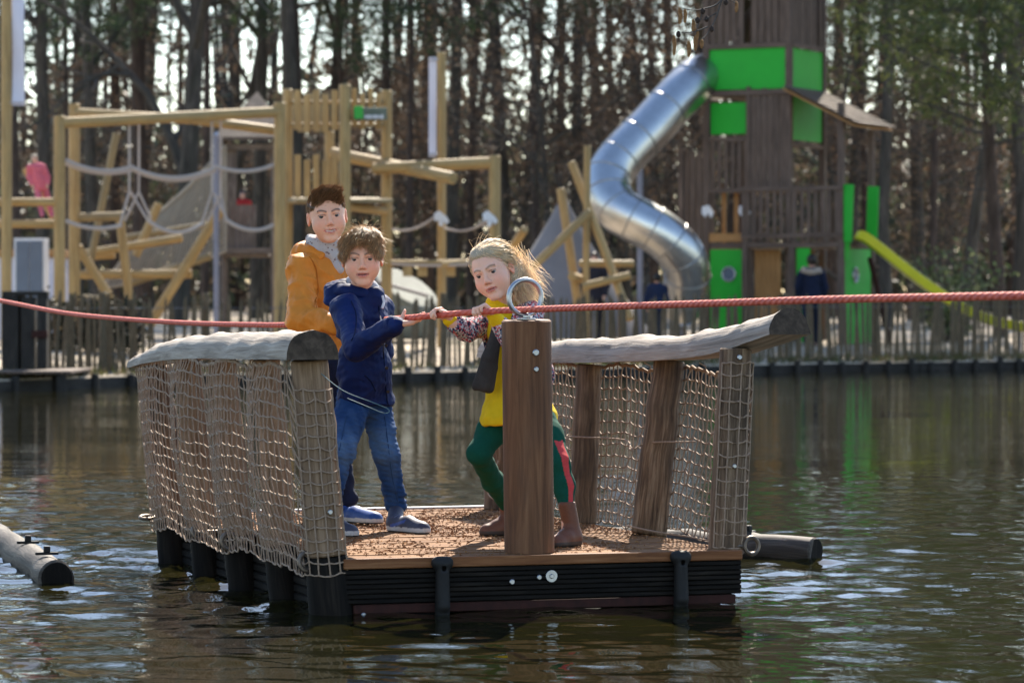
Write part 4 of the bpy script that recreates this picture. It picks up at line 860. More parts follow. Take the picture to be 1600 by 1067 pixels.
# nets
def net(name, posts, side, y0, y1, ztop, zbot, wrap, seed, cell=.048, bulge=.035, zwrap=.11):
    rg = np.random.RandomState(seed); ys = np.arange(y0, y1, cell * .92); r0 = posts[0][2] + .006; arc = np.arange(-wrap, 0, cell * .92)
    nc = len(arc) + len(ys); nr = int((ztop - zbot) / cell) + 1; py = np.array([p[0][1] for p in posts])
    grid = np.zeros((nc, nr, 3))
    def axis(y, z):
        xs_ = []; 
        for a, b, r in posts:
            f = (z - a[2]) / (b[2] - a[2]); xs_.append(a[0] + (b[0] - a[0]) * f)
        return np.interp(y, py, xs_)
    for i in range(nc):
        wrp = i < len(arc); s_ = arc[i] if wrp else ys[i - len(arc)]
        for j in range(nr):
            z = ztop - (ztop - zbot) * j / (nr - 1) + (.010 * math.sin(s_ * 9 + seed) if not wrp else 0) - .012 * math.sin(s_ * 4.3 + 1) * (j / nr)
            jit = rg.normal(0, .0035, 3); off = .006 * (1 if (i + j) % 2 else -1)
            if wrp:
                z = z - zwrap * (1 - j / (nr - 1)); a, b, r = posts[0]; f = (z - a[2]) / (b[2] - a[2]); c_ = a + (b - a) * f; ph = s_ / r0
                p = np.array([c_[0] + side * r0 * math.cos(ph), c_[1] + r0 * math.sin(ph), z])
                p[2] += off * .6
            else:
                k = np.searchsorted(py, s_); u = 0.0
                if 0 < k < len(py): u = math.sin(math.pi * (s_ - py[k - 1]) / (py[k] - py[k - 1]))
                v = j / (nr - 1); rad = r0
                p = np.array([axis(s_, z) + side * (rad + bulge * u * math.sin(math.pi * min(1, v * 1.1)) ** .7 * (1 + .3 * math.sin(s_ * 5 + seed))), s_ + off, z + off * .7])
            grid[i, j] = p + jit * ([.6, 1, 1] if not wrp else [.3, .3, 1])
    def dens(A):   # insert slightly sagging midpoints
        m_ = (A[:, 1:] + A[:, :-1]) / 2; m_[..., 2] -= .003; out = np.zeros((A.shape[0], A.shape[1] * 2 - 1, 3)); out[:, ::2] = A; out[:, 1::2] = m_; return out
    v_ = dens(grid); h_ = dens(grid.transpose(1, 0, 2)); mb = MB()
    kr = np.full(v_.shape[:2], .0031); kr[:, ::2] = .0040; mb.add(*batch_tubes(v_, kr, 5)); kr = np.full(h_.shape[:2], .0031); kr[:, ::2] = .0042; mb.add(*batch_tubes(h_, kr, 5))
    # tie cords along top
    tp_ = grid[len(arc):, 0] + [0, 0, .004]; mb.tube(tp_, .0055, 6)
    for i in range(len(arc), nc, 7): mb.tube([grid[i, 0], grid[i, 0] + [0, 0, .02], grid[i, 0] + [-side * .03, 0, .035]], .003, 5)
    mb.build(name, M['net'], raft)
net('net', posts_l, -1, .05, 2.84, .945, .165, .21, 5, .047, .055, .085)
net('net', posts_r, 1, .10, 2.88, .905, .225, .20, 6, .046, .02, -.05)
# loose cords
M['teal_cord'] = plain('thin teal cord', (.10, .17, .19), .7)
for pts, r in ((((1.66, .55, .62), (1.60, .95, .6), (1.53, .97, .57), (1.62, 1.3, .60), (1.52, 1.76, .6), (1.66, 1.85, .62)), .0035), (((-.10, -.03, .93), (-.02, -.08, .86), (.09, -.1, .815), (.15, -.1, .79), (.155, -.1, .776), (.13, -.1, .775), (.07, -.09, .80), (.0, -.07, .83)), .0017), (((1.52, .99, .25), (1.55, .7, .24), (1.6, .5, .235), (1.57, .2, .24)), .004), (((1.5, 2.7, .45), (1.42, 2.6, .30), (1.5, 2.45, .26), (1.6, 2.4, .25)), .004)):
    MB().tube(cat([np.array(p) for p in pts], 6), r, 6).build('cord', M['net'] if r > .003 else M['teal_cord'], raft)
for c_, R0, r0, a1, a2 in (((-.13, .03, .205), .033, .011, (1, .1, 0), (0, .2, 1)), ((-.13, 1.30, .20), .033, .010, (1, .0, 0), (0, .1, 1)), ((-.15, 2.82, .21), .035, .009, (1, .2, 0), (.1, 1, .15)), ((1.70, .04, .225), .033, .009, (1, .2, 0), (0, .1, 1)), ((-.12, 1.9, .20), .03, .009, (1, .0, 0), (0, .3, 1))):
    o = torus(c_, R0, r0, a1, a2, 22, 8).build('mooring_ring', M['rusty'], raft); s_ = 1 if c_[0] < .8 else -1; MB().tube([np.array(c_) + [s_ * R0, 0, 0], np.array(c_) + [s_ * (R0 + .05), 0, 0]], .009, 8).build('ring_bolt', M['rusty'], o)
# centre post with ring
cpb = rl(PN(827, 862, 13.55)); cpb[2] = RZ + .0005; cpt = rl(PN(822.5, 500, 13.52)); PR = .098
tt = np.linspace(0, 1, 14)[:, None]; cp = MB().tube(cpb + (cpt - cpb) * tt, PR * np.linspace(1.0, 1.0, 14), 40, .006, True, .006, 2).build('rope_post', M['bollard'], raft)
cp['label'] = 'thick red brown round post with steel ring on top'
vd = nrm(rl((0, 0, 0)) - cpt); vd[2] = 0; vd = nrm(vd)
side_ = np.array([-vd[1], vd[0], 0])
for px, py, r in ((837, 551, .0135), (838, 577, .010)):
    f = (577 + 1 - py) * 0; c_ = rl(PN(px, py, 13.43)); ax_ = cpb + (cpt - cpb) * ((c_[2] - cpb[2]) / (cpt[2] - cpb[2])); d = c_ - ax_; d[2] = 0; bolt(cp, ax_ + nrm(d) * (PR - .003), nrm(d), r)
MB().tube([cpt + [0, 0, .0005], cpt + [0, 0, .008]], .038, 20, .002).build('base_plate', M['galv'], cp)
rdir = rl((RAFT_O[0] - .43, RAFT_O[1] + 1, 0)); rdir[2] = 0; rdir = nrm(rdir); ringc = rl(PN(820.5, 465, 13.52)); rs = nrm(np.cross(rdir, (0, 0, 1)))
torus(ringc, .069, .0098, rs, (0, 0, 1), 48, 14).build('ring', M['galv'], cp); MB().tube([cpt + [0, 0, .006], cpt + [0, 0, .022]], .018, 14, .004).build('ring_foot', M['galv'], cp)
# bark mulch trodden on the deck
rg = np.random.RandomState(6); N = 15000; lx_ = rg.uniform(.05, RW - .05, N); ly_ = RL * rg.beta(1.3, 1.0, N); wgt = .25 + .75 * (wn(np.stack([lx_, ly_, 0 * lx_], -1), 1.3, 3) > -.1); keep = rg.rand(N) < wgt * np.where(ly_ > 1.2, 1, .55); lx_, ly_ = lx_[keep], ly_[keep]; N = len(lx_)
c_ = np.stack([lx_, ly_, np.full(N, RZ + .0035)], -1); a = rg.rand(N) * 6.28; L_ = rg.gamma(1.6, .0042, N)[:, None]; d1 = np.stack([np.cos(a), np.sin(a), rg.normal(0, .18, N)], -1) * L_; d2 = np.stack([-np.sin(a), np.cos(a), 0 * a], -1) * rg.uniform(.0015, .0045, (N, 1)); d3 = np.stack([0 * a, 0 * a, rg.uniform(.002, .007, N)], -1)
V = np.stack([c_ - d1, c_ + d2, c_ + d1, c_ - d2, c_ + d3], 1).reshape(-1, 3); k = np.arange(N)[:, None] * 5; F = np.vstack([k + np.array([0, 1, 4]), k + np.array([1, 2, 4]), k + np.array([2, 3, 4]), k + np.array([3, 0, 4])])
mu = link('bark_mulch', np_mesh('bark_mulch', V, F, M['leaf'], None, np.repeat(np.array([(.22, .095, .03), (.29, .135, .05), (.13, .055, .02), (.36, .19, .075)])[rg.randint(0, 4, N)], 5, 0), False), None, (RAFT_O[0], RAFT_O[1], 0)); mu.rotation_euler = (0, 0, RA); tag(mu, 'reddish bark mulch trodden over the raft deck', 'mulch', None, 'stuff')

# ------------------------------------------------------------------ rope
def rope_at(px, py):
    q = (px - 800) / F_PX; t = (.05 - q * 13.52) / (q + .43); Y = 13.52 + t
    if 450 < px < 820: Y = float(np.interp(px, [450, 545, 600, 640, 683, 752, 820], [16.25, 15.3, 14.75, 14.22, 14.03, 13.80, 13.52]))   # drawn towards the hands
    return PN(px, py, Y)
rpts = [rope_at(*q) for q in ((-420, 395), (-250, 428), (-120, 450), (0, 470), (100, 489), (200, 499), (300, 505), (400, 507.5), (450, 507.5), (545, 503.5), (600, 499.5), (640, 496.5), (685, 492.5), (752, 487), (820, 484), (900, 481), (1000, 477.5), (1100, 474.5), (1300, 468), (1600, 462), (1900, 455), (2600, 440))]
rpp = cat(rpts, 14); m, nt, b = newmat('red braided rope'); v = coords(nt, (1, 1, 1), 'tc', 0)
sx = nt.nodes.new('ShaderNodeSeparateXYZ'); nt.links.new(v, sx.inputs[0]); at = nt.nodes.new('ShaderNodeMath'); at.operation = 'ARCTAN2'; nt.links.new(sx.outputs[1], at.inputs[0]); nt.links.new(sx.outputs[0], at.inputs[1])
mm = nt.nodes.new('ShaderNodeMath'); mm.operation = 'MULTIPLY_ADD'; mm.inputs[1].default_value = 150; nt.links.new(sx.outputs[2], mm.inputs[0]); m3 = nt.nodes.new('ShaderNodeMath'); m3.operation = 'MULTIPLY'; m3.inputs[1].default_value = 3; nt.links.new(at.outputs[0], m3.inputs[0]); nt.links.new(m3.outputs[0], mm.inputs[2])
sn = nt.nodes.new('ShaderNodeMath'); sn.operation = 'SINE'; nt.links.new(mm.outputs[0], sn.inputs[0]); nn_ = noise(nt, coords(nt, (90, 90, 20), 'tc', 0), 1, 4, .6)
c1 = ramp(nt, nn_, [(.3, (.40, .05, .03)), (.7, (.68, .13, .075))]); nt.links.new(c1, b.inputs['Base Color']); b.inputs['Roughness'].default_value = .7; bump(nt, b, sn.outputs[0], .6, .002); M['red_rope'] = m
tag(MB().tube(rpp, .0128, 14).build('rope', M['red_rope']), 'long red pull rope running through the steel ring across the water', 'rope')
# ------------------------------------------------------------------ floating logs
def flog(a, b, r, za, zb, label, seed, br):
    p0 = np.array([*a, za]); p1 = np.array([*b, zb]); L = np.linalg.norm(p1 - p0); e = empty('floating_log', tuple((p0 + p1) / 2), 0, label, 'log')
    q = (p0 - p1) / 2; pts = q * np.linspace(1, -1, 14)[:, None]; pts[1:-1] += np.random.RandomState(seed).normal(0, .005, (12, 3)); mb = MB().tube(pts, r, 20, .008, True, .05, seed); mb.build('trunk', M['wet_log'], e); d = nrm(p1 - p0)
    t0 = np.arange(20) / 20 * 6.283; s_ = nrm(np.cross(d, (0, 0, 1))); u_ = np.cross(s_, d); ring = -q + d * .004 + (np.cos(t0)[:, None] * s_ + np.sin(t0)[:, None] * u_) * (r - .01)
    MB().add(np.vstack([ring, -q + d * .004]), np.stack([np.arange(20), (np.arange(20) + 1) % 20, np.full(20, 20)], 1)).build('end_grain', M['hull'], e)
    for f in br:
        c_ = q * (1 - 2 * f) + [0, 0, r]; MB().box(c_ + [0, 0, .004], d * .012, s_ * .05, (0, 0, .006), .002).box(c_ + [0, 0, .022], d * .014, s_ * .014, (0, 0, .014), .003).build('bracket', M['rubber'], e)
M['wet_log'] = wood('wet grey log', (.022, .017, .014), (.07, .057, .047), (.15, .125, .105), 30, 2.5, .8, .006, .7, .5, (.022, .017, .014), .15)
flog(LOGA[0], LOGA[1], .076, .012, .026, 'wet grey log floating with black brackets in open water off the netted left rail', 3, (.6, .87)); flog(LOGB[0], LOGB[1], .068, .05, .045, 'wet grey log floating against the far side of the right rail', 4, (.72,))
# ------------------------------------------------------------------ hanging alder twig
al = empty('alder_branch', tuple(P(1190, -160, 13.9)), 0, 'bare alder twig with brown catkins hanging in front of the tower', 'branch')
def AP(px, py, dY=0): return PN(px, py, 13.9 + dY) - np.array(al.location)
tws = [((1190, -160), (1165, -60), (1128, 0), (1100, 14), (1080, 16), (1062, 12)), ((1128, 0), (1118, 30), (1106, 52), (1096, 62)), ((1100, 14), (1092, 36), (1086, 56)), ((1106, 42), (1085, 50), (1062, 52)), ((1150, -40), (1132, -10), (1150, 6)), ((1120, 20), (1104, 30), (1094, 32))]
for k, tw_ in enumerate(tws): MB().tube(cat([AP(px, py, .03 * math.sin(i + k)) for i, (px, py) in enumerate(tw_)], 5), np.linspace(.0042 if k == 0 else .003, .0014, (len(tw_) - 1) * 5 + 1), 6).build('twig', M['twig'], al)
M['catkin'] = plain('orange brown catkin', (.22, .11, .04), .85, 0, .45, 120, .5); M['cone'] = plain('dark alder cone', (.035, .022, .016), .9, 0, .4, 120, .5)
for px, py, l in ((1062, 12, 26), (1070, 14, 22), (1053, 55, 32), (1076, 64, 26), (1086, 56, 24), (1088, 44, 22), (1096, 62, 14), (1083, 30, 20), (1150, 2, 18)):
    pt = cat([AP(px, py), AP(px + 1, py + l * .5, .004), AP(px, py + l)], 6); MB().tube(pt, np.array([.002, .0055, .0075, .0082, .0085, .0085, .0084, .0082, .008, .0075, .0068, .0055, .003])[:len(pt)] * .95, 8, 0, True, .16, int(px)).build('catkin', M['catkin'], al)
for px, py in ((1090, 32), (1104, 30), (1060, 54), (1112, 46), (1134, 4), (1098, 18)):
    pt = np.array([AP(px, py - 5), AP(px, py - 2), AP(px, py + 2), AP(px, py + 5)]); MB().tube(pt, [.003, .009, .0095, .003], 9, 0, True, .12, int(px)).build('cone', M['cone'], al)
# ================================================================== PEOPLE
M['skin'] = vcol('skin', .5, .35, .12, .08, 50); M['shoe'] = vcol('shoe leather and rubber', .55, .4, 0, .2, 90); M['vcloth'] = vcol('printed cloth', .9, .15, 0, .18, 120); M['eye'] = vcol('eye', .15, .6, 0, .02, 10)
def hairmat(name):
    m, nt, b = newmat(name); a = nt.nodes.new('ShaderNodeAttribute'); a.attribute_name = 'col'; nt.links.new(a.outputs['Color'], b.inputs['Base Color']); b.inputs['Roughness'].default_value = .42; b.inputs['Specular IOR Level'].default_value = .5
    t = nt.nodes.new('ShaderNodeBsdfTranslucent'); nt.links.new(a.outputs['Color'], t.inputs[0]); mx = nt.nodes.new('ShaderNodeMixShader'); mx.inputs[0].default_value = .4
    nt.links.new(b.outputs[0], mx.inputs[1]); nt.links.new(t.outputs[0], mx.inputs[2]); nt.links.new(mx.outputs[0], nt.nodes['Material Output'].inputs[0]); return m
M['hair'] = hairmat('hair')
def hbasis(yaw, pitch, roll):
    """columns: image right, face forward, up. yaw>0 turns the face to image right, pitch>0 looks down, roll>0 tips the crown to image right"""
    y, p, r = map(R_, (yaw, pitch, roll)); f = np.array([math.sin(y) * math.cos(p), -math.cos(y) * math.cos(p), -math.sin(p)]); x = np.array([math.cos(y), math.sin(y), 0]); u = np.cross(f, x); u = u if u[2] > 0 else -u
    x2 = x * math.cos(r) - u * math.sin(r); u2 = u * math.cos(r) + x * math.sin(r); return np.stack([x2, f, u2], 1)
def head(vol, C, B, s, smile=0):
    L = lambda *l: C + B @ (np.array(l) * s)
    E = lambda c, r, k=.012, op='u': vol.ell(L(*c), np.array(r) * s, B, k * s, op)
    K = lambda a, b, ra, rb, k=.008, op='u': vol.cone(L(*a), L(*b), ra * s, rb * s, k * s, op)
    E((0, -.012, .03), (.074, .090, .076)); E((0, .02, -.022), (.064, .062, .074), .03); E((0, .033, -.062), (.046, .043, .042), .03); K((-.008, .066, -.094), (.008, .066, -.094), .014, .014, .02)
    for q in (-1, 1):
        E((q * .036, .046, -.036), (.028, .031, .030), .022); E((q * .030, .098, .0), (.020, .017, .013), .014, 's')
        K((q * .012, .083, .019), (q * .042, .072, .021), .006, .005, .012)
        K((q * .017, .0765, .0045), (q * .029, .0805, .0075), .0035, .0042, .003); K((q * .029, .0805, .0075), (q * .043, .0705, .003), .0042, .0035, .003); K((q * .018, .077, -.0065), (q * .041, .0715, -.007), .003, .003, .004)
        E((q * .076, -.006, -.008), (.008, .020, .030), .005); E((q * .083, .004, -.006), (.006, .010, .016), .005, 's'); K((q * .010, .090, -.034), (q * .008, .088, -.034), .0068, .006, .006)
    K((0, .082, .008), (0, .096, -.024), .0060, .0082, .010); E((0, .097, -.029), (.0095, .009, .008), .006)
    K((-.016, .080, -.0565), (.016, .080, -.0565), .0055, .0055, .006); K((0, .085, -.056), (0, .085, -.056), .0062, .0062, .008); K((-.012, .081, -.067), (.012, .081, -.067), .0062, .0062, .007)
    K((-.021 - .004 * smile, .079, -.060 + .004 * smile), (.021 + .004 * smile, .079, -.060 + .004 * smile), .0028, .0028, .004, 's'); K((-.010, .088, -.0615), (.010, .088, -.0615), .0034 + .002 * smile, .0034 + .002 * smile, .003, 's')
def skin_col(V, C, B, s, tone, brow, smile=0):
    l = (V - C) @ B / s; n = len(V); c = np.tile(np.array(tone), (n, 1)); x, y, z = np.abs(l[:, 0]), l[:, 1], l[:, 2]; near = (np.linalg.norm(l, axis=1) < .15)
    def bl(w_, col): c[:] = c * (1 - w_[:, None]) + np.array(col) * w_[:, None]
    g = lambda d: np.exp(-np.clip(d, 0, 50)); T = np.array(tone)
    bl(.45 * near * g(((x - .042) / .02) ** 2 + ((z + .032) / .02) ** 2) * (y > .02), T * [1.05, .68, .62]); bl(.35 * near * g((x / .012) ** 2 + ((z + .030) / .012) ** 2) * (y > .08), T * [1.05, .72, .68])
    bl(.5 * near * (x > .072) * (np.abs(z) < .04), T * [1.1, .6, .5])
    lip = near * (y > .06) * (x < .024 + .004 * smile) * ((np.abs(z + .0625 - .16 * smile * x) < .0098 * (1 - (x / .03) ** 2))); bl(.8 * lip, (.50, .12, .09))
    mo = near * (y > .06) * (x < .016 + .003 * smile) * (np.abs(z + .0615 - .18 * smile * x) < .0017 + .0022 * smile * (1 - (x / .024) ** 2)); bl(.9 * mo, (.62, .46, .37) if smile > .6 else (.12, .035, .03))
    bz = .0195 + .006 * np.sin(np.clip((x - .012) / .034, 0, 1) * 2.6) - .002; bl(.85 * near * (y > .045) * (x > .010) * (x < .047) * g(((z - bz) / .0038) ** 4), brow)
    bl(.75 * near * (y > .06) * (x > .014) * (x < .045) * g(((z - .0068 + ((x - .029) / .016) ** 2 * .004) / .0022) ** 2), (.05, .03, .025)); bl(.35 * near * (y > .06) * g(((x - .029) / .017) ** 2 + ((z + .012) / .006) ** 2), T * [.75, .6, .6])
    bl(.6 * near * (y > .085) * g(((x - .006) / .0035) ** 2 + ((z + .039) / .003) ** 2), T * .25)
    return c
def eyes(parent, org, C, B, s, iris, gaze):
    n, m_ = 20, 14; th = np.linspace(0, 2 * math.pi, n, endpoint=False); ph = np.linspace(.02, math.pi - .02, m_); S = np.stack([np.outer(np.sin(ph), np.cos(th)), np.outer(np.sin(ph), np.sin(th)), np.outer(np.cos(ph), np.ones(n))], -1).reshape(-1, 3)
    ii = np.arange(n * m_).reshape(m_, n); Q = np.stack([ii[:-1], ii[1:], np.roll(ii, -1, 1)[1:], np.roll(ii, -1, 1)[:-1]], -1).reshape(-1, 4)
    for q in (-1, 1):
        c = C + B @ (np.array([q * .0295, .0672, .0005]) * s); a = np.arccos(np.clip(S @ nrm(gaze), -1, 1)); col = np.tile([.30, .26, .24], (len(S), 1)); col[a < .72] = iris; col[a < .42] = (.008, .008, .008)
        link('eye', np_mesh('eye', S * .0132 * s + c - org, Q, M['eye'], None, col), parent)
def hand(vol, Wp, D, N, sc=1.0, curl=(.5, .6, .4), tside=1, thumb=(.6, .7, .35), spread=.06, tc=.3):
    D = nrm(D); N = nrm(np.array(N) - D * np.dot(N, D)); S = np.cross(D, N) * tside      # S points to the thumb side
    r = .0066 * sc; vol.cone(Wp - D * .02, Wp + D * .01, .019 * sc, .019 * sc, .01)
    for o in (-.020, -.007, .007, .019): vol.cone(Wp + S * o * .7 * sc + D * .008, Wp + S * o * sc + D * .058 * sc, .0115 * sc, .0095 * sc, .008)
    for i, (o, ln) in enumerate(zip((-.0225, -.0075, .0075, .0215), (.80, .97, 1.0, .92))):
        p = Wp + S * o * sc + D * .060 * sc; a = 0; sp = nrm(D + S * spread * (i - 1.5))
        for L, c, k in ((.027, curl[0], 1.08), (.018, curl[1], 1.0), (.014, curl[2], .9)):
            a += c * (1 + .08 * (1.5 - i)); d = nrm(sp * math.cos(a) + N * math.sin(a)); q = p + d * L * ln * sc; vol.cone(p, q, r * k, r * k * .92, .003); p = q
    p = Wp + D * .014 * sc + S * .020 * sc; d = nrm(D * thumb[0] + S * thumb[1] + N * thumb[2]); q = p + d * .032 * sc; vol.cone(p, q, .011 * sc, .0085 * sc, .008); d2 = nrm(d * (1 - tc) + nrm(D - S * .5 + N * .6) * tc); vol.cone(q, q + d2 * .024 * sc, .0082 * sc, .0066 * sc, .004)
def emit(vol, name, mat, parent, org, disp=None, colf=None, smooth=1):
    V, Q = vol.mesh(disp, smooth); col = colf(V) if colf else None; return link(name, np_mesh(name, V - org, Q, mat, V - org, col), parent), V, Q
def bnd(pts, m): pts = np.array(pts); return pts.min(0) - m, pts.max(0) + m
def vnorm(V, Q):
    nn = np.zeros_like(V); fn = np.cross(V[Q[:, 2]] - V[Q[:, 0]], V[Q[:, 3]] - V[Q[:, 1]])
    for j in range(4): np.add.at(nn, Q[:, j], fn)
    return nn / (np.linalg.norm(nn, axis=1)[:, None] + 1e-12)
def strands(V, Q, n, flow, length, rad, base, seed, lift=.25, grav=0.0, curl=.15, org=np.zeros(3), S=5):
    """hair strands rooted on a cap surface; flow(V)->direction field"""
    rg = np.random.RandomState(seed); N = vnorm(V, Q); idx = rg.randint(0, len(V), n); p = V[idx].copy(); nm = N[idx]; L = (length(p) if callable(length) else np.full(n, length)) * rg.uniform(.6, 1.25, n); pts = [p]; jit = rg.normal(0, curl, (n, 3))
    for k in range(S - 1):
        d = flow(p) + jit; d = d - nm * (d * nm).sum(1)[:, None] * (.8 if k < S - 2 else .3) + nm * lift * (1.0 - k / S); d[:, 2] -= grav * k; d /= np.linalg.norm(d, axis=1)[:, None] + 1e-9; p = p + d * (L / (S - 1))[:, None]; pts.append(p); jit = jit + rg.normal(0, curl * .5, (n, 3))
    pts = np.stack(pts, 1); R0 = np.tile(np.linspace(1, .25, S), (n, 1)) * rad; Vt, Qt, T = batch_tubes(pts - org, R0, 3); col = np.repeat(np.array(base) * rg.uniform(.65, 1.45, (n, 1)), S * 3, 0); return Vt, Qt, col
def hair_obj(parent, org, cap, base, sets):
    V, Q = cap; VV = [V - org]; QQ = [Q]; CC = [np.tile(np.array(base) * .7, (len(V), 1))]; n = len(V)
    for v, q, c in sets: VV.append(v); QQ.append(q + n); CC.append(c); n += len(v)
    return link('hair', np_mesh('hair', np.vstack(VV), np.vstack(QQ), M['hair'], None, np.vstack(CC)), parent)
def shoe(parent, org, heel, toe, ank, sc, upper, sole, name='shoe', boot=0, accent=None, pitch=0):
    heel, toe, ank = map(np.array, (heel, toe, ank)); d = nrm(toe - heel); up = nrm(np.array([0, 0, 1]) - d * d[2]); lo, hi = bnd([heel, toe, ank, ank + [0, 0, boot]], .09); v = Vol(lo, hi, .004)
    a = heel + d * .035 * sc + up * .032 * sc; b_ = toe - d * .038 * sc + up * .020 * sc; mid = (a + b_) / 2 + up * .008
    v.cone(a, mid, .032 * sc, .034 * sc, .01).cone(mid, b_, .036 * sc, .031 * sc, .02); v.cone(a + up * .01, ank + up * boot, .034 * sc, (.036 if boot else .034) * sc, .03)
    sd_ = np.cross(d, up); v.cone(a - up * .02, b_ - up * .006 , .037 * sc, .037 * sc, .008); v.cut(heel + up * .002, -up, .004); v.cut(ank + up * (boot + .012), nrm(ank - a + up), .005)
    def cf(V):
        h_ = (V - heel) @ up; t = (V - heel) @ d; c = np.where((h_ < .024 * sc)[:, None], np.array(sole), np.array(upper)); c = np.where((h_ < .007)[:, None], np.array([.02, .02, .02]), c)
        if accent is not None:
            s_ = (V - heel) @ sd_; w_ = (np.abs(h_ - (.028 + .25 * np.clip(t - .06, 0, 1)) * sc) < .007) & (t > .05 * sc) & (t < .15 * sc); c = np.where(w_[:, None], np.array(accent), c); c = np.where(((h_ > .062 * sc) & (t > .05) & (t < .12) & (np.sin(t * 420) > .2))[:, None], np.array(upper) * 2.2 + .03, c)
        return c
    return emit(v, name, M['shoe'], parent, org, None, cf)
def seam(p, org, V, pts, r, mat):
    px = 800 + V[:, 0] / V[:, 1] * F_PX; py = HOR + (CAM_H - V[:, 2]) / V[:, 1] * F_PX; out = []
    for a, c in cat([np.array([*q, 0.]) for q in pts], 5)[:, :2]:
        near_ = np.where((px - a) ** 2 + (py - c) ** 2 < 9)[0]
        if len(near_): q = V[near_]; q = q[q[:, 1] < q[:, 1].min() + .012]; out.append(q.mean(0) - [0, .001, 0])
    if len(out) > 3:
        out = np.array(out); out[1:-1] = (out[:-2] + out[1:-1] * 2 + out[2:]) / 4; MB().tube(out - org, r, 6).build('seam', mat, p)
def hoodroll(p, org, c, f, mat, k):
    v = Vol(c - .24, c + [.24, .24, .16], .005); b_ = -f; s_ = np.array([f[1], -f[0], 0]); pts = []; rs = []
    for t in np.linspace(-2.5, 2.5, 19):
        w_ = max(math.cos(t), 0); pts.append(c + k * (.082 * (b_ * math.cos(t) * (1 + .25 * w_) + s_ * math.sin(t))) + np.array([0, 0, .016 - .022 * w_ - .03 * max(-math.cos(t), 0)])); rs.append(k * (.022 + .026 * w_))
    v.chain(pts, rs, .02); v.cone(c + b_ * .07 - [0, 0, .0], c + b_ * .13 - [0, 0, .075], .05 * k, .028 * k, .03)
    emit(v, 'hood', bpy.data.materials[mat], p, org, lambda V: .006 * (.4 - np.abs(wn(V, 9, 77))) + .003 * wn(V, 14, 78))
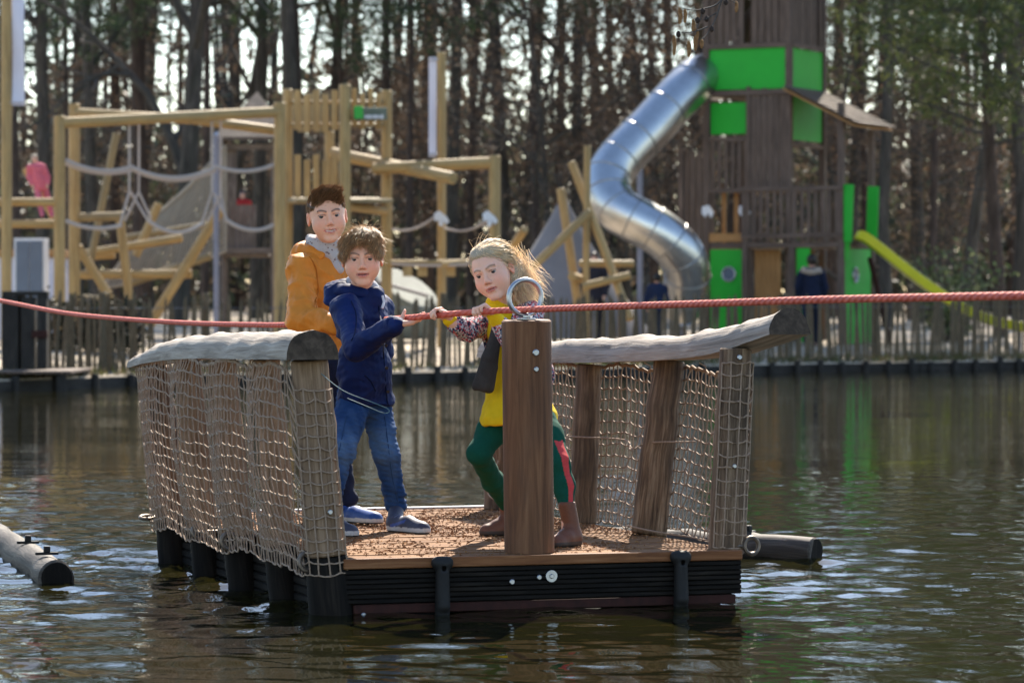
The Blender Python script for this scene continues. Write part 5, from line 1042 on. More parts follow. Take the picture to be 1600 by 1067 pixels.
# ------------------------------------------------------------------ boy in blue
def rgbv(*c): return np.array(c)
def build_blue():
    C = PN(566, 403, 14.66); B = hbasis(2, 4, -2); s = 1.08; org = np.array([C[0], 14.9, RZ])
    p = empty('person', tuple(org), 0, 'boy in navy blue hooded coat and jeans reaching a hand to the rope', 'person')
    nb = PN(563, 462, 14.76); sr = PN(540, 482, 14.58); sl_ = PN(591, 484, 14.88); er = PN(557, 545, 14.36); wr = PN(618, 507, 14.20); el = PN(594, 552, 15.08); wl = PN(588, 590, 15.0)
    pv = PN(568, 612, 14.92); hr = PN(553, 630, 14.86); hl = PN(586, 630, 14.98); kr = PN(533, 706, 14.62); ar = PN(512, 800, 14.55); kl = PN(604, 712, 14.86); ankl = PN(619, 797, 14.9)
    fr = np.array([ar[0], ar[1], RZ]); fl_ = np.array([ankl[0], ankl[1], RZ])
    lo, hi = bnd([C, C + B[:, 2] * .16, nb, wr + [.16, 0, .06], wl, fr, fl_, sr], .13); v = Vol(lo, hi, .004)
    head(v, C, B, s, .55); v.cone(C + B @ (np.array([0, -.02, -.06]) * s), nb + [0, 0, -.02], .044, .05, .02)
    v.cone(nb - [0, 0, .06], pv, .075, .08, .03).cone(sr, sl_, .04, .04, .03); v.chain([sr, er, wr], [.036, .029, .02]); v.chain([sl_, el, wl], [.036, .029, .02]); v.chain([hr, kr, ar, fr + [0, 0, .04]], [.062, .044, .028, .03], .02); v.chain([hl, kl, ankl, fl_ + [0, 0, .04]], [.062, .044, .028, .03], .02)
    hand(v, wr + [.004, 0, 0], (1, -.05, .12), (-.1, 0, 1), 1.12, (.25, .45, .5), -1, (.35, .55, .95), .05, .1); hand(v, wl, nrm(wl - el), (-1, 0, .2), .95, (.3, .4, .3), -1)
    emit(v, 'body', M['skin'], p, org, None, lambda V: skin_col(V, C, B, s, (.76, .40, .265), (.10, .06, .035), .55)); eyes(p, org, C, B, s, (.05, .045, .04), -C / np.linalg.norm(C) + np.array([0, 0, .06]))
    # jacket
    lo, hi = bnd([nb + [0, 0, .06], sr, sl_, er, wr, el, PN(520, 640, 14.7), PN(618, 640, 15.1)], .12); v = Vol(lo, hi, .005)
    f = nrm((.85, -.5, 0)); rt = np.array([f[1], -f[0], 0]); Bt = np.stack([rt, f, [0, 0, 1]], 1); ch = PN(565, 505, 14.76); be = PN(568, 580, 14.86)
    v.ell(ch, (.150, .105, .13), Bt, .04).ell(be, (.135, .110, .17), Bt, .06).cone(sr, sl_, .056, .056, .04); v.ell(PN(569, 628, 14.92), (.142, .118, .10), Bt, .05)
    v.chain([sr + [0, 0, .004], er, wr - nrm(wr - er) * .012], [.058, .052, .039], .025); v.chain([sl_, el, wl], [.058, .05, .038], .025); v.cone(wr - nrm(wr - er) * .03, wr - nrm(wr - er) * .004, .040, .041, .006)
    v.cut(PN(568, 636, 14.9), (.03, 0, -1), .01)
    v.cone(nb + [-.03, .03, .0], nb + [.045, -.035, -.015], .062, .06, .03); v.ell(nb + [-.080, .02, .012], (.085, .08, .055), None, .03); v.ell(nb + [-.105, -.03, -.02], (.05, .05, .045), None, .03); v.ell(nb + [.012, -.012, .055], (.062, .060, .062), None, .02, 's')
    for a_, b_ in ((PN(557, 590, 14.75), PN(580, 602, 14.72)),): v.cone(a_, b_, .005, .005, .01, 's')
    dp = lambda V: .006 * wn(V * [1, 1, .6], 5.5, 3) + .008 * (.45 - np.abs(wn(V * [1, 1, 1.1], 7, 4))) + .0012 * wn(V, 30, 9)
    _, VC, _ = emit(v, 'coat', cloth('navy coat cotton', (.0018, .0105, .066), 700, 7, .7, .25, .3), p, org, dp)
    hoodroll(p, org, nb + [0, 0, .012], f, 'navy coat cotton', 1.0)
    cm = bpy.data.materials['navy coat cotton']; dk = cloth('dark seam thread', (.0012, .006, .035))
    for pts in (((592, 478), (598, 520), (602, 570), (606, 630)), ((549, 470), (557, 490), (556, 512), (548, 532)), ((570, 586), (580, 596), (588, 611)), ((528, 631), (550, 633), (580, 633), (608, 632))): seam(p, org, VC, pts, .0032, dk)
    dd = nrm(wr - er); MB().tube([wr - dd * .034 - org, wr - dd * .004 - org], [.0425, .0435], 20, .003).build('cuff', cm, p)
    mb = MB(); mb.tube([PN(598, 462, 14.67) - org, PN(600, 472, 14.66) - org, PN(597, 482, 14.65) - org], .006, 6); mb.build('toggle', M['white_frame'], p)
    for px, py, yy in ((603, 540, 14.74), (604, 575, 14.77), (606, 612, 14.79)): MB().tube([PN(px, py, yy) - org, PN(px + .4, py, yy - .01) - org], .007, 10, .001).build('button', M['cone'], p)
    v = Vol(nb - .12, nb + [.12, .12, .12], .004); v.cone(nb + [-.02, .02, .035], nb + [.028, -.02, .018], .057, .057, .02); v.cone(nb + [0, 0, -.03], C, .046, .046, .01, 's'); emit(v, 'collar', plain('striped grey collar', (.36, .37, .40), .9, 0, .3, 70, 0, .2), p, org)
    # jeans
    lo, hi = bnd([pv + [0, 0, .05], fr, fl_, kr, kl], .11); v = Vol(lo, hi, .0045); v.ell(pv - [0, 0, .02], (.115, .10, .10), None, .03); v.chain([hr, kr, ar + [0, 0, .01]], [.075, .055, .044], .03); v.chain([hl, kl, ankl + [0, 0, .015]], [.073, .053, .043], .03)
    for a_, r0 in ((ankl, .046), (ar, .046)):
        for k in range(3): v.ell(a_ + [0.002 * k, 0, .012 + .028 * k], (r0, r0, .014), None, .012)
    def jc(V):
        w_ = np.exp(-((V - (kl + [0, -.05, .05])) ** 2).sum(1) / .012) + np.exp(-((V - (kr + [0, -.05, .04])) ** 2).sum(1) / .012); w_ = np.clip(w_ * .55 + .12 * wn(V * [1, 1, .4], 14, 8), 0, 1)[:, None]; return np.array([.015, .048, .14]) * (1 - w_) + np.array([.13, .22, .36]) * w_
    _, VJ, _ = emit(v, 'jeans', M['vcloth'], p, org, lambda V: .004 * wn(V * [1, 1, 1.5], 11, 12) + .002 * wn(V * [1, 1, 2.2], 26, 13), jc)
    for pts in (((601, 650), (607, 700), (613, 745), (622, 785)), ((541, 650), (533, 690), (524, 735))): seam(p, org, VJ, pts, .0022, cloth('jeans seam', (.02, .05, .12)))
    shoe(p, org, PN(610, 831, 14.83) * [1, 1, 0] + [0, 0, RZ + .001], PN(668, 840, 14.62) * [1, 1, 0] + [0, 0, RZ + .001], ankl + [0, 0, .01], 1.0, (.045, .05, .085), (.55, .53, .52), accent=(.04, .08, .30)); shoe(p, org, fr - [.03, -.02, -.001], fr + [.13, -.10, .001], ar + [0, 0, -.02], 1.0, (.045, .05, .085), (.55, .53, .52))
    # hair: swept fringe
    L = lambda *l: C + B @ (np.array(l) * s); lo, hi = bnd([C], .19); v = Vol(lo, hi, .005)
    v.ell(L(0, -.012, .042), np.array([.084, .098, .082]) * s, B, .01); v.ell(L(.012, .052, .086), np.array([.064, .040, .026]) * s, B, .03); v.ell(L(-.004, .105, -.040), np.array([.072, .085, .108]) * s, B, .012, 's'); v.box(L(0, .0, -.118), np.array([.13, .16, .082]) * s, B, .02, .03, 's'); v.box(L(0, .055, -.07), np.array([.13, .052, .066]) * s, B, .02, .02, 's')
    V, Q = v.mesh(lambda V: .003 * wn(V, 22, 4)); cr = L(.01, -.03, .12)
    fl2 = lambda P_: (lambda d: d / (np.linalg.norm(d, axis=1)[:, None] + .02))((P_ - cr)) + (B[:, 1] * .35 + B[:, 0] * -.25 - B[:, 2] * .25)
    ln = lambda P_: np.where(((P_ - C) @ B)[:, 1] / s > .02, .034, .030)
    hair_obj(p, org, (V, Q), (.55, .35, .18), [strands(V, Q, 5200, fl2, ln, .0013, (.55, .35, .18), 3, .16, .05, .16, org), strands(V, Q, 800, fl2, ln, .0032, (.62, .40, .20), 14, .22, .05, .22, org), strands(V, Q, 350, fl2, .06, .0009, (.5, .36, .2), 4, .7, .0, .4, org)])
# ------------------------------------------------------------------ boy in orange
def build_orange():
    C = PN(511, 337, 15.42); B = hbasis(9, 2, -6); s = 1.10; org = np.array([C[0], 15.5, RZ])
    p = empty('person', tuple(org), 0, 'taller boy in orange jacket and grey scarf standing behind the others', 'person')
    nb = PN(506, 398, 15.52); sa = PN(474, 420, 15.42); sb = PN(545, 420, 15.62); ea = PN(472, 500, 15.30); wa = PN(530, 505, 15.14); eb = PN(560, 500, 15.7); wb_ = PN(575, 545, 15.5)
    pv = PN(503, 570, 15.5); ha = PN(487, 590, 15.45); hb = PN(520, 590, 15.55); ka = PN(492, 690, 15.35); aa = PN(497, 788, 15.5); kb = PN(524, 690, 15.5); ab = PN(540, 778, 15.45); fa = np.array([aa[0], aa[1], RZ]); fb = np.array([ab[0], ab[1], RZ])
    lo, hi = bnd([C, C + B[:, 2] * .16, nb, wa, wb_, fa, fb, sa, sb], .13); v = Vol(lo, hi, .004)
    head(v, C, B, s, .9); v.cone(C + B @ (np.array([0, -.02, -.06]) * s), nb, .046, .05, .02); v.cone(nb - [0, 0, .05], pv, .085, .085, .03).cone(sa, sb, .045, .045, .03); v.chain([sa, ea, wa], [.038, .032, .022]); v.chain([sb, eb, wb_], [.038, .032, .022]); v.chain([ha, ka, aa, fa + [0, 0, .04]], [.066, .047, .03, .03], .02); v.chain([hb, kb, ab, fb + [0, 0, .04]], [.066, .047, .03, .03], .02)
    hand(v, wa, (1, -.2, .1), (0, .3, -1), 1.0, (.5, .6, .4), 1); hand(v, wb_, nrm(wb_ - eb), (-1, 0, .2), 1.0, (.3, .4, .3), -1)
    emit(v, 'body', M['skin'], p, org, None, lambda V: skin_col(V, C, B, s, (.78, .415, .27), (.05, .03, .02), .9)); eyes(p, org, C, B, s, (.05, .05, .05), -C / np.linalg.norm(C))
    lo, hi = bnd([nb + [0, 0, .06], sa, sb, wa, wb_, eb, PN(455, 545, 15.3), PN(560, 545, 15.7)], .12); v = Vol(lo, hi, .005); f = nrm((.6, -.8, 0)); rt = np.array([f[1], -f[0], 0]); Bt = np.stack([rt, f, [0, 0, 1]], 1)
    v.ell(PN(507, 440, 15.52), (.165, .115, .14), Bt, .04).ell(PN(506, 500, 15.52), (.15, .118, .15), Bt, .05).ell(PN(505, 540, 15.52), (.152, .122, .09), Bt, .04).cone(sa, sb, .06, .06, .04)
    v.chain([sa, ea, wa], [.068, .064, .048], .025); v.chain([sb, eb, wb_], [.064, .056, .042], .025); v.cut(PN(505, 556, 15.5), (0, 0, -1), .01); v.cone(nb + [-.06, .05, .01], nb + [.06, .02, .0], .058, .055, .03); v.ell(nb + [-.085, .05, -.01], (.07, .07, .045), None, .03); v.ell(nb + [.015, -.04, .06], (.07, .075, .06), None, .02, 's')
    _, VC, _ = emit(v, 'jacket', cloth('orange rain jacket', (.60, .20, .022), 500, 10, .55, .12, .4), p, org, lambda V: .007 * wn(V * [1, 1, .7], 5, 23) + .011 * (.45 - np.abs(wn(V * [1, 1, 1.2], 6.5, 24))) + .0015 * wn(V, 30, 25))
    hoodroll(p, org, nb + [-.01, .0, .004], f, 'orange rain jacket', 1.05); dk = cloth('orange seam', (.42, .12, .012))
    for pts in (((483, 400), (494, 420), (498, 450), (494, 478)),): seam(p, org, VC, pts, .003, dk)
    v = Vol(nb - .14, nb + [.14, .14, .14], .004)
    for k in range(3):
        a = [nb + np.array([(.073 - .006 * k) * math.cos(t) , (.064) * math.sin(t) - .008, .022 + .020 * k - .018 * math.sin(-t) * (1.3 if math.sin(t) < 0 else .6) + .012 * math.cos(t + k)]) for t in np.linspace(0, 6.283, 15)]; v.chain(a, [.02] * 15, .012)
    v.cone(nb + [.02, -.07, .02], nb + [.075, -.075, -.07], .024, .02, .02)
    m, nt, b = newmat('grey scarf with small print'); vv = coords(nt, (1, 1, 1), 'Object', 0); vo = nt.nodes.new('ShaderNodeTexVoronoi'); vo.inputs['Scale'].default_value = 55; nt.links.new(vv, vo.inputs[0]); nt.links.new(mix(nt, ramp(nt, vo.outputs['Distance'], [(.18, (1, 1, 1)), (.3, (0, 0, 0))]), (.43, .40, .38), (.16, .11, .11)), b.inputs['Base Color']); b.inputs['Roughness'].default_value = .95
    emit(v, 'scarf', m, p, org, lambda V: .003 * wn(V, 20, 2))
    lo, hi = bnd([pv + [0, 0, .1], fa, fb, ka, kb], .12); v = Vol(lo, hi, .005); v.ell(pv, (.125, .11, .12), None, .03); v.chain([ha, ka, aa + [0, 0, .0]], [.08, .062, .05], .03); v.chain([hb, kb, ab + [0, 0, .0]], [.08, .062, .05], .03); emit(v, 'trousers', cloth('dark navy trousers', (.010, .014, .034), 700, 14, .85, .2), p, org, lambda V: .005 * wn(V * [1, 1, 1.4], 10, 33))
    shoe(p, org, fb + [-.055, .03, .001], PN(592, 822, 15.1) * [1, 1, 0] + [0, 0, RZ + .012], ab + [0, 0, .005], 1.04, (.02, .07, .26), (.5, .48, .46), accent=(.01, .012, .02)); shoe(p, org, fa + [-.05, .03, .001], fa + [.14, -.10, .001], aa + [0, 0, -.02], 1.04, (.02, .07, .26), (.5, .48, .46))
    L = lambda *l: C + B @ (np.array(l) * s); lo, hi = bnd([C], .2); v = Vol(lo, hi, .005)
    v.ell(L(0, -.016, .034), np.array([.0765, .091, .076]) * s, B, .01); v.ell(L(.005, .042, .088), np.array([.056, .044, .024]) * s, B, .03); v.ell(L(.0, .105, -.035), np.array([.070, .085, .112]) * s, B, .012, 's'); v.box(L(0, .0, -.118), np.array([.13, .16, .085]) * s, B, .02, .03, 's'); v.box(L(0, .055, -.06), np.array([.13, .052, .068]) * s, B, .02, .02, 's')
    V, Q = v.mesh(lambda V: .003 * wn(V, 24, 5)); top = lambda P_: (((P_ - C) @ B)[:, 2] + .35 * ((P_ - C) @ B)[:, 1]) / s > .055
    fl2 = lambda P_: np.tile(B[:, 1] * .75 + B[:, 2] * .45 + B[:, 0] * .35, (len(P_), 1)) * top(P_)[:, None] + (~top(P_))[:, None] * (-B[:, 2] * .9 - B[:, 1] * .5)
    hair_obj(p, org, (V, Q), (.16, .09, .048), [strands(V, Q, 4600, fl2, lambda P_: np.where(top(P_), .014 + .024 * np.clip((((P_ - C) @ B)[:, 1] + .02) / .08, 0, 1), .010), .0014, (.30, .175, .09), 5, .32, .0, .14, org), strands(V, Q, 650, fl2, lambda P_: np.where(top(P_), .016 + .028 * np.clip((((P_ - C) @ B)[:, 1] + .02) / .08, 0, 1), .010), .0030, (.30, .17, .085), 15, .38, .0, .14, org), strands(V, Q, 260, fl2, lambda P_: np.where(top(P_), .018 + .024 * np.clip((((P_ - C) @ B)[:, 1] + .02) / .08, 0, 1), .012), .0009, (.34, .2, .1), 6, .9, .0, .35, org)])
# ------------------------------------------------------------------ girl
def build_girl():
    C = PN(770, 424, 14.08); B = hbasis(-20, 8, -19); s = 1.06; org = np.array([C[0] + .05, 14.2, RZ])
    p = empty('person', tuple(org), 0, 'blonde girl in flowered jacket, yellow dress and green tights gripping the rope', 'person')
    nb = PN(790, 480, 14.2); sa = PN(768, 500, 14.28); sb = PN(828, 492, 14.12); ea = PN(731, 517, 14.16); eb = PN(812, 552, 13.88)
    r1 = rope_at(683, 492.6); r2 = rope_at(752, 487); rd = nrm(np.array([-.6, .8, 0]))
    D1 = nrm(np.array([-.72, -.22, .66])); N1 = nrm(np.array([-.50, -.50, -.70])); N1 = nrm(N1 - D1 * (N1 @ D1)); wa = r1 - D1 * .056 - N1 * .021; D2 = nrm(np.array([-.74, -.22, .62])); N2 = nrm(np.array([-.50, -.50, -.70])); N2 = nrm(N2 - D2 * (N2 @ D2)); wb_ = r2 - D2 * .056 - N2 * .021
    pv = PN(812, 630, 14.2); ha = PN(793, 645, 14.27); hb = PN(838, 645, 14.15); ka = PN(748, 708, 14.12); aa = PN(792, 790, 14.55); kb = PN(872, 722, 13.98); ab = PN(886, 796, 13.92); fa = np.array([aa[0], aa[1], RZ]); fb = np.array([ab[0], ab[1], RZ])
    lo, hi = bnd([C, C + B[:, 2] * .16, nb, wa - [.08, 0, 0], wb_, fa, fb, ka, kb, sb], .13); v = Vol(lo, hi, .004)
    head(v, C, B, s, 0); v.cone(C + B @ (np.array([0, -.025, -.06]) * s), nb, .038, .042, .02); v.cone(nb - [0, 0, .05], pv, .07, .075, .03).cone(sa, sb, .036, .036, .03); v.chain([sa, ea, wa], [.033, .027, .019]); v.chain([sb, eb, wb_], [.033, .027, .019]); v.chain([ha, ka, (ka + aa) / 2 + [.0, .012, -.006], aa, fa + [0, 0, .04]], [.056, .036, .032, .022, .024], .01); v.chain([hb, kb, (kb + ab) / 2 + [.006, .014, 0], ab, fb + [0, 0, .04]], [.056, .036, .032, .022, .024], .01)
    hand(v, wa, D1, N1, 1.08, (1.0, 1.2, .9), 1, (.75, .5, .2), .0, .6); hand(v, wb_, D2, N2, 1.08, (1.0, 1.2, .9), -1, (.8, .45, .1), .0, .3)
    emit(v, 'body', M['skin'], p, org, None, lambda V: skin_col(V, C, B, s, (.80, .455, .32), (.22, .14, .08), 0)); eyes(p, org, C, B, s, (.05, .05, .06), nrm(nrm(-C) + np.array([-.25, 0, -.05])))
    # yellow dress with hood
    lo, hi = bnd([nb + [0, 0, .08], PN(740, 662, 14.0), PN(870, 662, 14.4), sa, sb, wb_, wa], .06); v = Vol(lo, hi, .005); f = nrm((-.75, -.65, 0)); rt = np.array([f[1], -f[0], 0]); Bt = np.stack([rt, f, [0, 0, 1]], 1)
    ch = PN(797, 525, 14.19); v.ell(ch, (.108, .088, .13), Bt, .04).ell(PN(803, 585, 14.19), (.105, .09, .14), Bt, .06); v.cone(PN(807, 600, 14.19), PN(811, 650, 14.18), .112, .160, .05); v.cut(PN(808, 661, 14.2), (.06, 0, -1), .008)
    v.cone(nb + [-.03, -.03, .012], nb + [.05, .03, .02], .052, .05, .03); v.ell(nb + [-.01, -.005, .06], (.056, .056, .06), None, .02, 's'); v.cone(nb + [-.045, -.05, -.0], PN(778, 520, 14.08), .022, .02, .03)
    for w_, e_ in ((wa, ea), (wb_, eb)): dd = nrm(e_ - w_); v.cone(w_ - dd * .004, w_ + dd * .06, .029, .034, .008)
    emit(v, 'dress', cloth('yellow jersey dress', (.74, .49, .010), 600, 12, .9, .1), p, org, lambda V: .004 * wn(V * [1, 1, .5], 10, 41) + .002 * wn(V, 22, 42))
    # flowered jacket, open in front
    lo, hi = bnd([nb + [0, 0, .05], sa, sb, ea, eb, wa, PN(745, 625, 14.0), PN(865, 625, 14.4)], .09); v = Vol(lo, hi, .0045)
    v.ell(ch + [.01, .01, 0], (.132, .110, .14), Bt, .04).ell(PN(815, 585, 14.21), (.148, .118, .13), Bt, .05).cone(sa, sb, .052, .05, .04); v.cut(PN(808, 628, 14.2), (0, 0, -1), .006); v.ell(ch, (.112, .092, .18), Bt, .004, 's'); v.ell(PN(805, 600, 14.19), (.113, .097, .16), Bt, .004, 's')
    opn = ch + f * .12 + rt * .05; v.box(opn - [0, 0, .1], (.036, .10, .32), Bt, .01, .01, 's'); v.ell(nb + [-.02, -.03, .055], (.062, .062, .075), None, .012, 's')
    da = nrm(ea - wa); v.chain([sa, ea, wa + da * .04], [.052, .043, .038], .025); db = nrm(eb - wb_); v.chain([sb, eb, wb_ + db * .05], [.054, .048, .040], .025)
    m, nt, b = newmat('small flower print'); vv = coords(nt, (1, 1, 1), 'Object', 0); vo = nt.nodes.new('ShaderNodeTexVoronoi'); vo.inputs['Scale'].default_value = 150; vo.inputs['Randomness'].default_value = 1; nt.links.new(vv, vo.inputs[0]); sp = nt.nodes.new('ShaderNodeSeparateColor'); nt.links.new(vo.outputs['Color'], sp.inputs[0])
    cr = ramp(nt, sp.outputs[0], [(.0, (.012, .015, .05)), (.28, (.012, .015, .05)), (.3, (.55, .50, .50)), (.55, (.55, .50, .50)), (.57, (.50, .07, .09)), (.74, (.50, .07, .09)), (.76, (.10, .16, .22)), (.88, (.55, .22, .22))]); cr.node.color_ramp.interpolation = 'CONSTANT'; nt.links.new(cr, b.inputs['Base Color']); b.inputs['Roughness'].default_value = .95; bump(nt, b, noise(nt, vv, 30, 3), .3, .006)
    emit(v, 'jacket', m, p, org, lambda V: .004 * wn(V * [1, 1, .8], 9, 51) + .002 * wn(V, 20, 52))
    lo, hi = bnd([PN(770, 505, 14.0), PN(738, 618, 13.9), PN(770, 618, 14.2)], .05); v = Vol(lo, hi, .0045); v.chain([PN(774, 515, 14.07), PN(764, 560, 14.05), PN(753, 604, 14.03)], [.018, .028, .036], .01); v.chain([PN(778, 530, 14.06), PN(770, 575, 14.05), PN(764, 606, 14.04)], [.012, .02, .022], .01); v.cut(PN(756, 613, 14.0), (-.2, 0, -1), .005)
    emit(v, 'jacket_flap', cloth('grey brown lining', (.045, .038, .032), 500, 14, .9, .25), p, org, lambda V: .003 * wn(V * [1, 1, .5], 14, 61))
    # tights
    lo, hi = bnd([pv, fa, fb, ka, kb], .1); v = Vol(lo, hi, .004); v.ell(pv, (.09, .085, .09), None, .03); v.chain([ha, (ha + ka) / 2 + [-.004, -.006, .008], ka, (ka + aa) / 2 + [.0, .012, -.006], aa], [.070, .062, .046, .044, .030], .025); v.chain([hb, (hb + kb) / 2 + [.006, -.004, 0], kb, (kb + ab) / 2 + [.006, .014, 0], ab], [.070, .060, .045, .043, .030], .025)
    def tcol(V):
        c = np.tile([.006, .075, .048], (len(V), 1)); path = np.array([hb, kb, (kb + ab) / 2 + [.006, .014, 0], ab]); zz = path[::-1, 2]; ax = np.stack([np.interp(V[:, 2], zz, path[::-1, i]) for i in range(3)], 1); d = V - ax; an = np.arctan2(d[:, 1], d[:, 0]); m_ = (np.abs(an + .95) < .30) & (np.linalg.norm(d, axis=1) < .075) & (V[:, 0] > kb[0] - .12); c[m_] = (.60, .07, .07); return c
    emit(v, 'tights', M['vcloth'], p, org, lambda V: .0012 * wn(V * [1, 1, 2], 18, 71), tcol)
    shoe(p, org, fa + [.045, .02, .001], fa + [-.115, -.045, .001], aa - [0, 0, .01], .98, (.15, .056, .028), (.05, .03, .022), 'boot', .02); shoe(p, org, fb + [.045, .03, .001], fb + [-.062, -.115, .001], ab - [0, 0, .01], .98, (.15, .056, .028), (.05, .03, .022), 'boot', .03)
    # hair: drawn back, loose windblown length
    L = lambda *l: C + B @ (np.array(l) * s); lo, hi = bnd([C, C + [.22, .1, -.2]], .17); v = Vol(lo, hi, .005)
    v.ell(L(0, -.015, .040), np.array([.081, .095, .078]) * s, B, .01); v.box(L(-.0, .124, -.05), np.array([.13, .082, .108]) * s, B, .03, .03, 's'); v.box(L(-.06, .04, -.09), np.array([.10, .07, .085]) * s, B, .02, .02, 's'); v.box(L(.075, .062, -.06), np.array([.06, .055, .06]) * s, B, .02, .02, 's'); v.ell(L(.05, -.055, -.03), np.array([.045, .05, .075]) * s, B, .02)
    V, Q = v.mesh(lambda V: .0035 * wn(V, 18, 6)); bk = L(.05, -.095, -.015)
    def fl2(P_): d = bk - P_; return d / (np.linalg.norm(d, axis=1)[:, None] + .01)
    base = (.84, .68, .46); rg = np.random.RandomState(9); sets = [strands(V, Q, 5200, fl2, .075, .0013, base, 7, .08, .0, .08, org), strands(V, Q, 700, fl2, .085, .0026, base, 17, .10, .0, .08, org), strands(V, Q, 140, fl2, .06, .0008, (.75, .6, .4), 8, .6, .0, .3, org)]
    n = 1500; root = bk + rg.normal(0, 1, (n, 3)) * [.024, .025, .035]; pts = [root]; d = np.tile([.22, -.02, -.85], (n, 1)) + rg.normal(0, .15, (n, 3)); pp = root
    for k in range(6): d = d + rg.normal(0, .11, (n, 3)) + np.array([.08, 0, .0]) * (k < 3) ; dn = d / np.linalg.norm(d, axis=1)[:, None]; pp = pp + dn * rg.uniform(.014, .032, (n, 1)); pts.append(pp)
    pts = np.stack(pts, 1); Vt, Qt, T = batch_tubes(pts - org, np.tile(np.linspace(1, .3, 7), (n, 1)) * .0011, 3); sets.append((Vt, Qt, np.repeat(np.array(base) * rg.uniform(.7, 1.6, (n, 1)), 21, 0)))
    hair_obj(p, org, (V, Q), base, sets)
build_blue(); build_orange(); build_girl()
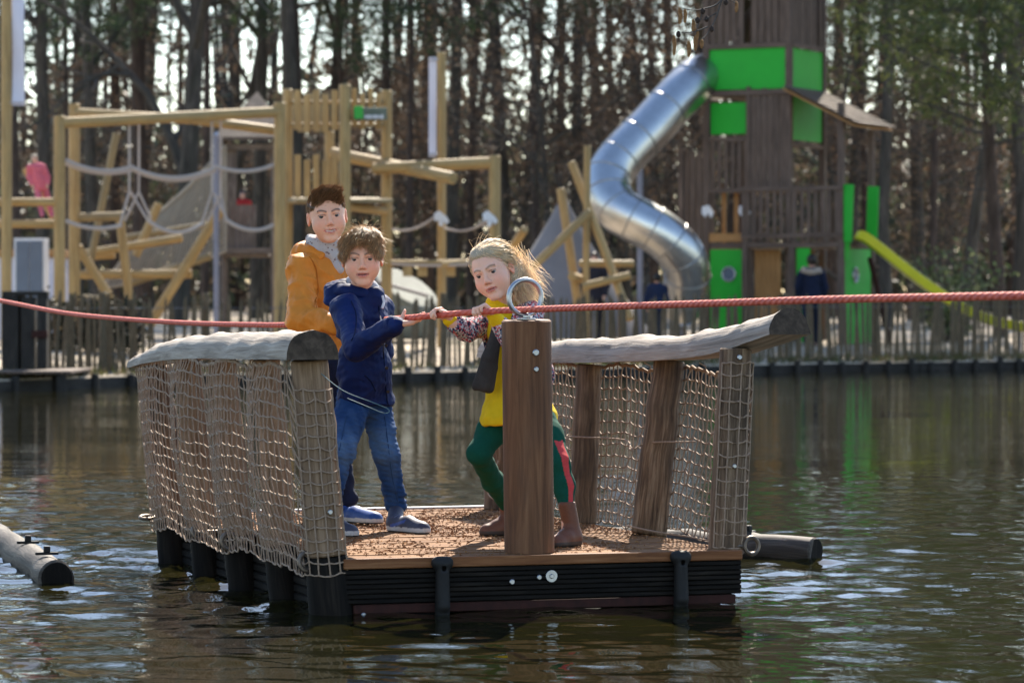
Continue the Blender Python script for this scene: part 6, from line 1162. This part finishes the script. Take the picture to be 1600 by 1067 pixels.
# ------------------------------------------------------------------ people on the far bank
def far_person(px, ytop, Y, H, label, coat, legs, hair, face=1, hood=None, zfoot=None, lean=(0, 0), gait=.08, coat_len=.5):
    t = PN(px, ytop, Y); z0 = t[2] - H if zfoot is None else zfoot; org = np.array([t[0], Y, z0]); p = empty('person', tuple(org), 0, label, 'person'); k = H / 1.7; X = lambda x, y, z: np.array([x * k + lean[0] * z / 1.7, y * k + lean[1] * z / 1.7, z * k]); f = -face
    v = Vol(X(-.4, -.4, -.02) - .15, X(.4, .4, 1.75) + .15, .02 * max(k, .7)); v.ell(X(0, 0, 1.57), np.array([.08, .10, .12]) * k); v.cone(X(0, 0, 1.5), X(0, 0, 1.38), .05 * k, .06 * k); v.cone(X(0, 0, 1.3), X(0, 0, .95), .11 * k, .12 * k, .05)
    for s_ in (-1, 1): v.chain([X(s_ * .1, 0, .9), X(s_ * .1, s_ * gait, .48), X(s_ * .1, s_ * gait * 1.5, .05)], [.08 * k, .06 * k, .045 * k], .03); v.chain([X(s_ * .18, 0, 1.35), X(s_ * .23, .02, 1.08), X(s_ * .2, f * .1, .86)], [.055 * k, .045 * k, .035 * k], .03); v.cone(X(s_ * .2, f * .1, .86), X(s_ * .19, f * .13, .78), .035 * k, .03 * k)
    V, Q = v.mesh(); link('body', np_mesh('body', V, Q, M['skin'], V, np.tile([.55, .33, .25], (len(V), 1))), p)
    v = Vol(X(-.4, -.4, -.02) - .15, X(.4, .4, 1.75) + .15, .02 * max(k, .7)); v.cone(X(0, 0, 1.32), X(0, 0, 1.0), .155 * k, .16 * k, .05); v.cone(X(0, 0, 1.0), X(0, 0, coat_len * 1.7), .16 * k, .19 * k, .05); v.cone(X(-.15, 0, 1.36), X(.15, 0, 1.36), .08 * k, .08 * k, .06)
    for s_ in (-1, 1): v.chain([X(s_ * .19, 0, 1.35), X(s_ * .25, .02, 1.08), X(s_ * .21, f * .08, .88)], [.08 * k, .072 * k, .06 * k], .03)
    v.cut(X(0, 0, coat_len * 1.7 - .1), (0, 0, -1)); V, Q = v.mesh(lambda V: .008 * wn(V, 5, 3)); link('coat', np_mesh('coat', V, Q, cloth('far coat', coat), V), p)
    v = Vol(X(-.3, -.3, -.02) - .15, X(.3, .3, 1.1) + .1, .02 * max(k, .7))
    for s_ in (-1, 1): v.chain([X(s_ * .1, 0, .9), X(s_ * .1, s_ * gait, .48), X(s_ * .1, s_ * gait * 1.5, .1)], [.105 * k, .08 * k, .065 * k], .03); v.cone(X(s_ * .1, s_ * gait * 1.5 + .04, .04), X(s_ * .1, s_ * gait * 1.5 + f * .14, .035), .05 * k, .045 * k, .02)
    V, Q = v.mesh(); link('trousers', np_mesh('trousers', V, Q, cloth('far trousers', legs), V), p)
    v = Vol(X(-.2, -.25, 1.35) - .1, X(.2, .25, 1.78) + .1, .015); v.ell(X(0, -f * .02, 1.60), np.array([.095, .115, .115]) * k)
    if face > 0: v.box(X(0, -.14, 1.52), np.array([.12, .07, .1]) * k, None, .02, .02, 's')
    v.cut(X(0, 0, 1.50 if face > 0 else 1.42), (0, 0, -1)); V, Q = v.mesh(); link('hair', np_mesh('hair', V, Q, M['hair'], None, np.tile(np.array(hair), (len(V), 1))), p)
    if hood is not None:
        a = [X(.15 * math.cos(t_), .12 * math.sin(t_) - .02, 1.40 + .02 * math.sin(t_)) for t_ in np.linspace(0, 6.283, 17)]; v = Vol(X(-.3, -.3, 1.2), X(.3, .3, 1.65), .015); v.chain(a, [.05 * k] * 17, .02); V, Q = v.mesh(lambda V: .012 * wn(V, 18, 5)); link('fur_hood', np_mesh('fur_hood', V, Q, plain('tan fur trim', hood, .95, 0, .4, 60), V), p)
far_person(1268, 388, 62.55, 1.66, 'person in dark navy coat with fur hood before the tower door', (.008, .012, .03), (.012, .016, .03), (.03, .02, .015), -1, (.30, .24, .19), float(gz(5.4, 62.55)))
far_person(1023, 430, 62.6, 1.25, 'dark haired child in navy jacket below the steel tube slide', (.012, .02, .05), (.03, .035, .05), (.012, .01, .01), -1, None, float(gz(2.6, 62.6)), (.05, 0), .06, .5)
far_person(928, 392, 64.5, 1.62, 'person in dark clothes standing behind the log tripod', (.02, .02, .03), (.02, .02, .025), (.06, .04, .03), 1, None, float(gz(1.5, 64.5)))
far_person(74, 232, 55.2, 1.0, 'small child in pink climbing on the beams of the rope frame', (.50, .12, .16), (.45, .12, .17), (.45, .38, .28), 1, None, PN(74, 336, 55.2)[2] - .03, (-.22, 0), .16, .48)
far_person(379, 290, 64, 1.12, 'small child in red and blue looking out of the brown hut', (.35, .03, .03), (.03, .05, .15), (.03, .03, .05), 1, None, PN(379, 392, 64)[2])
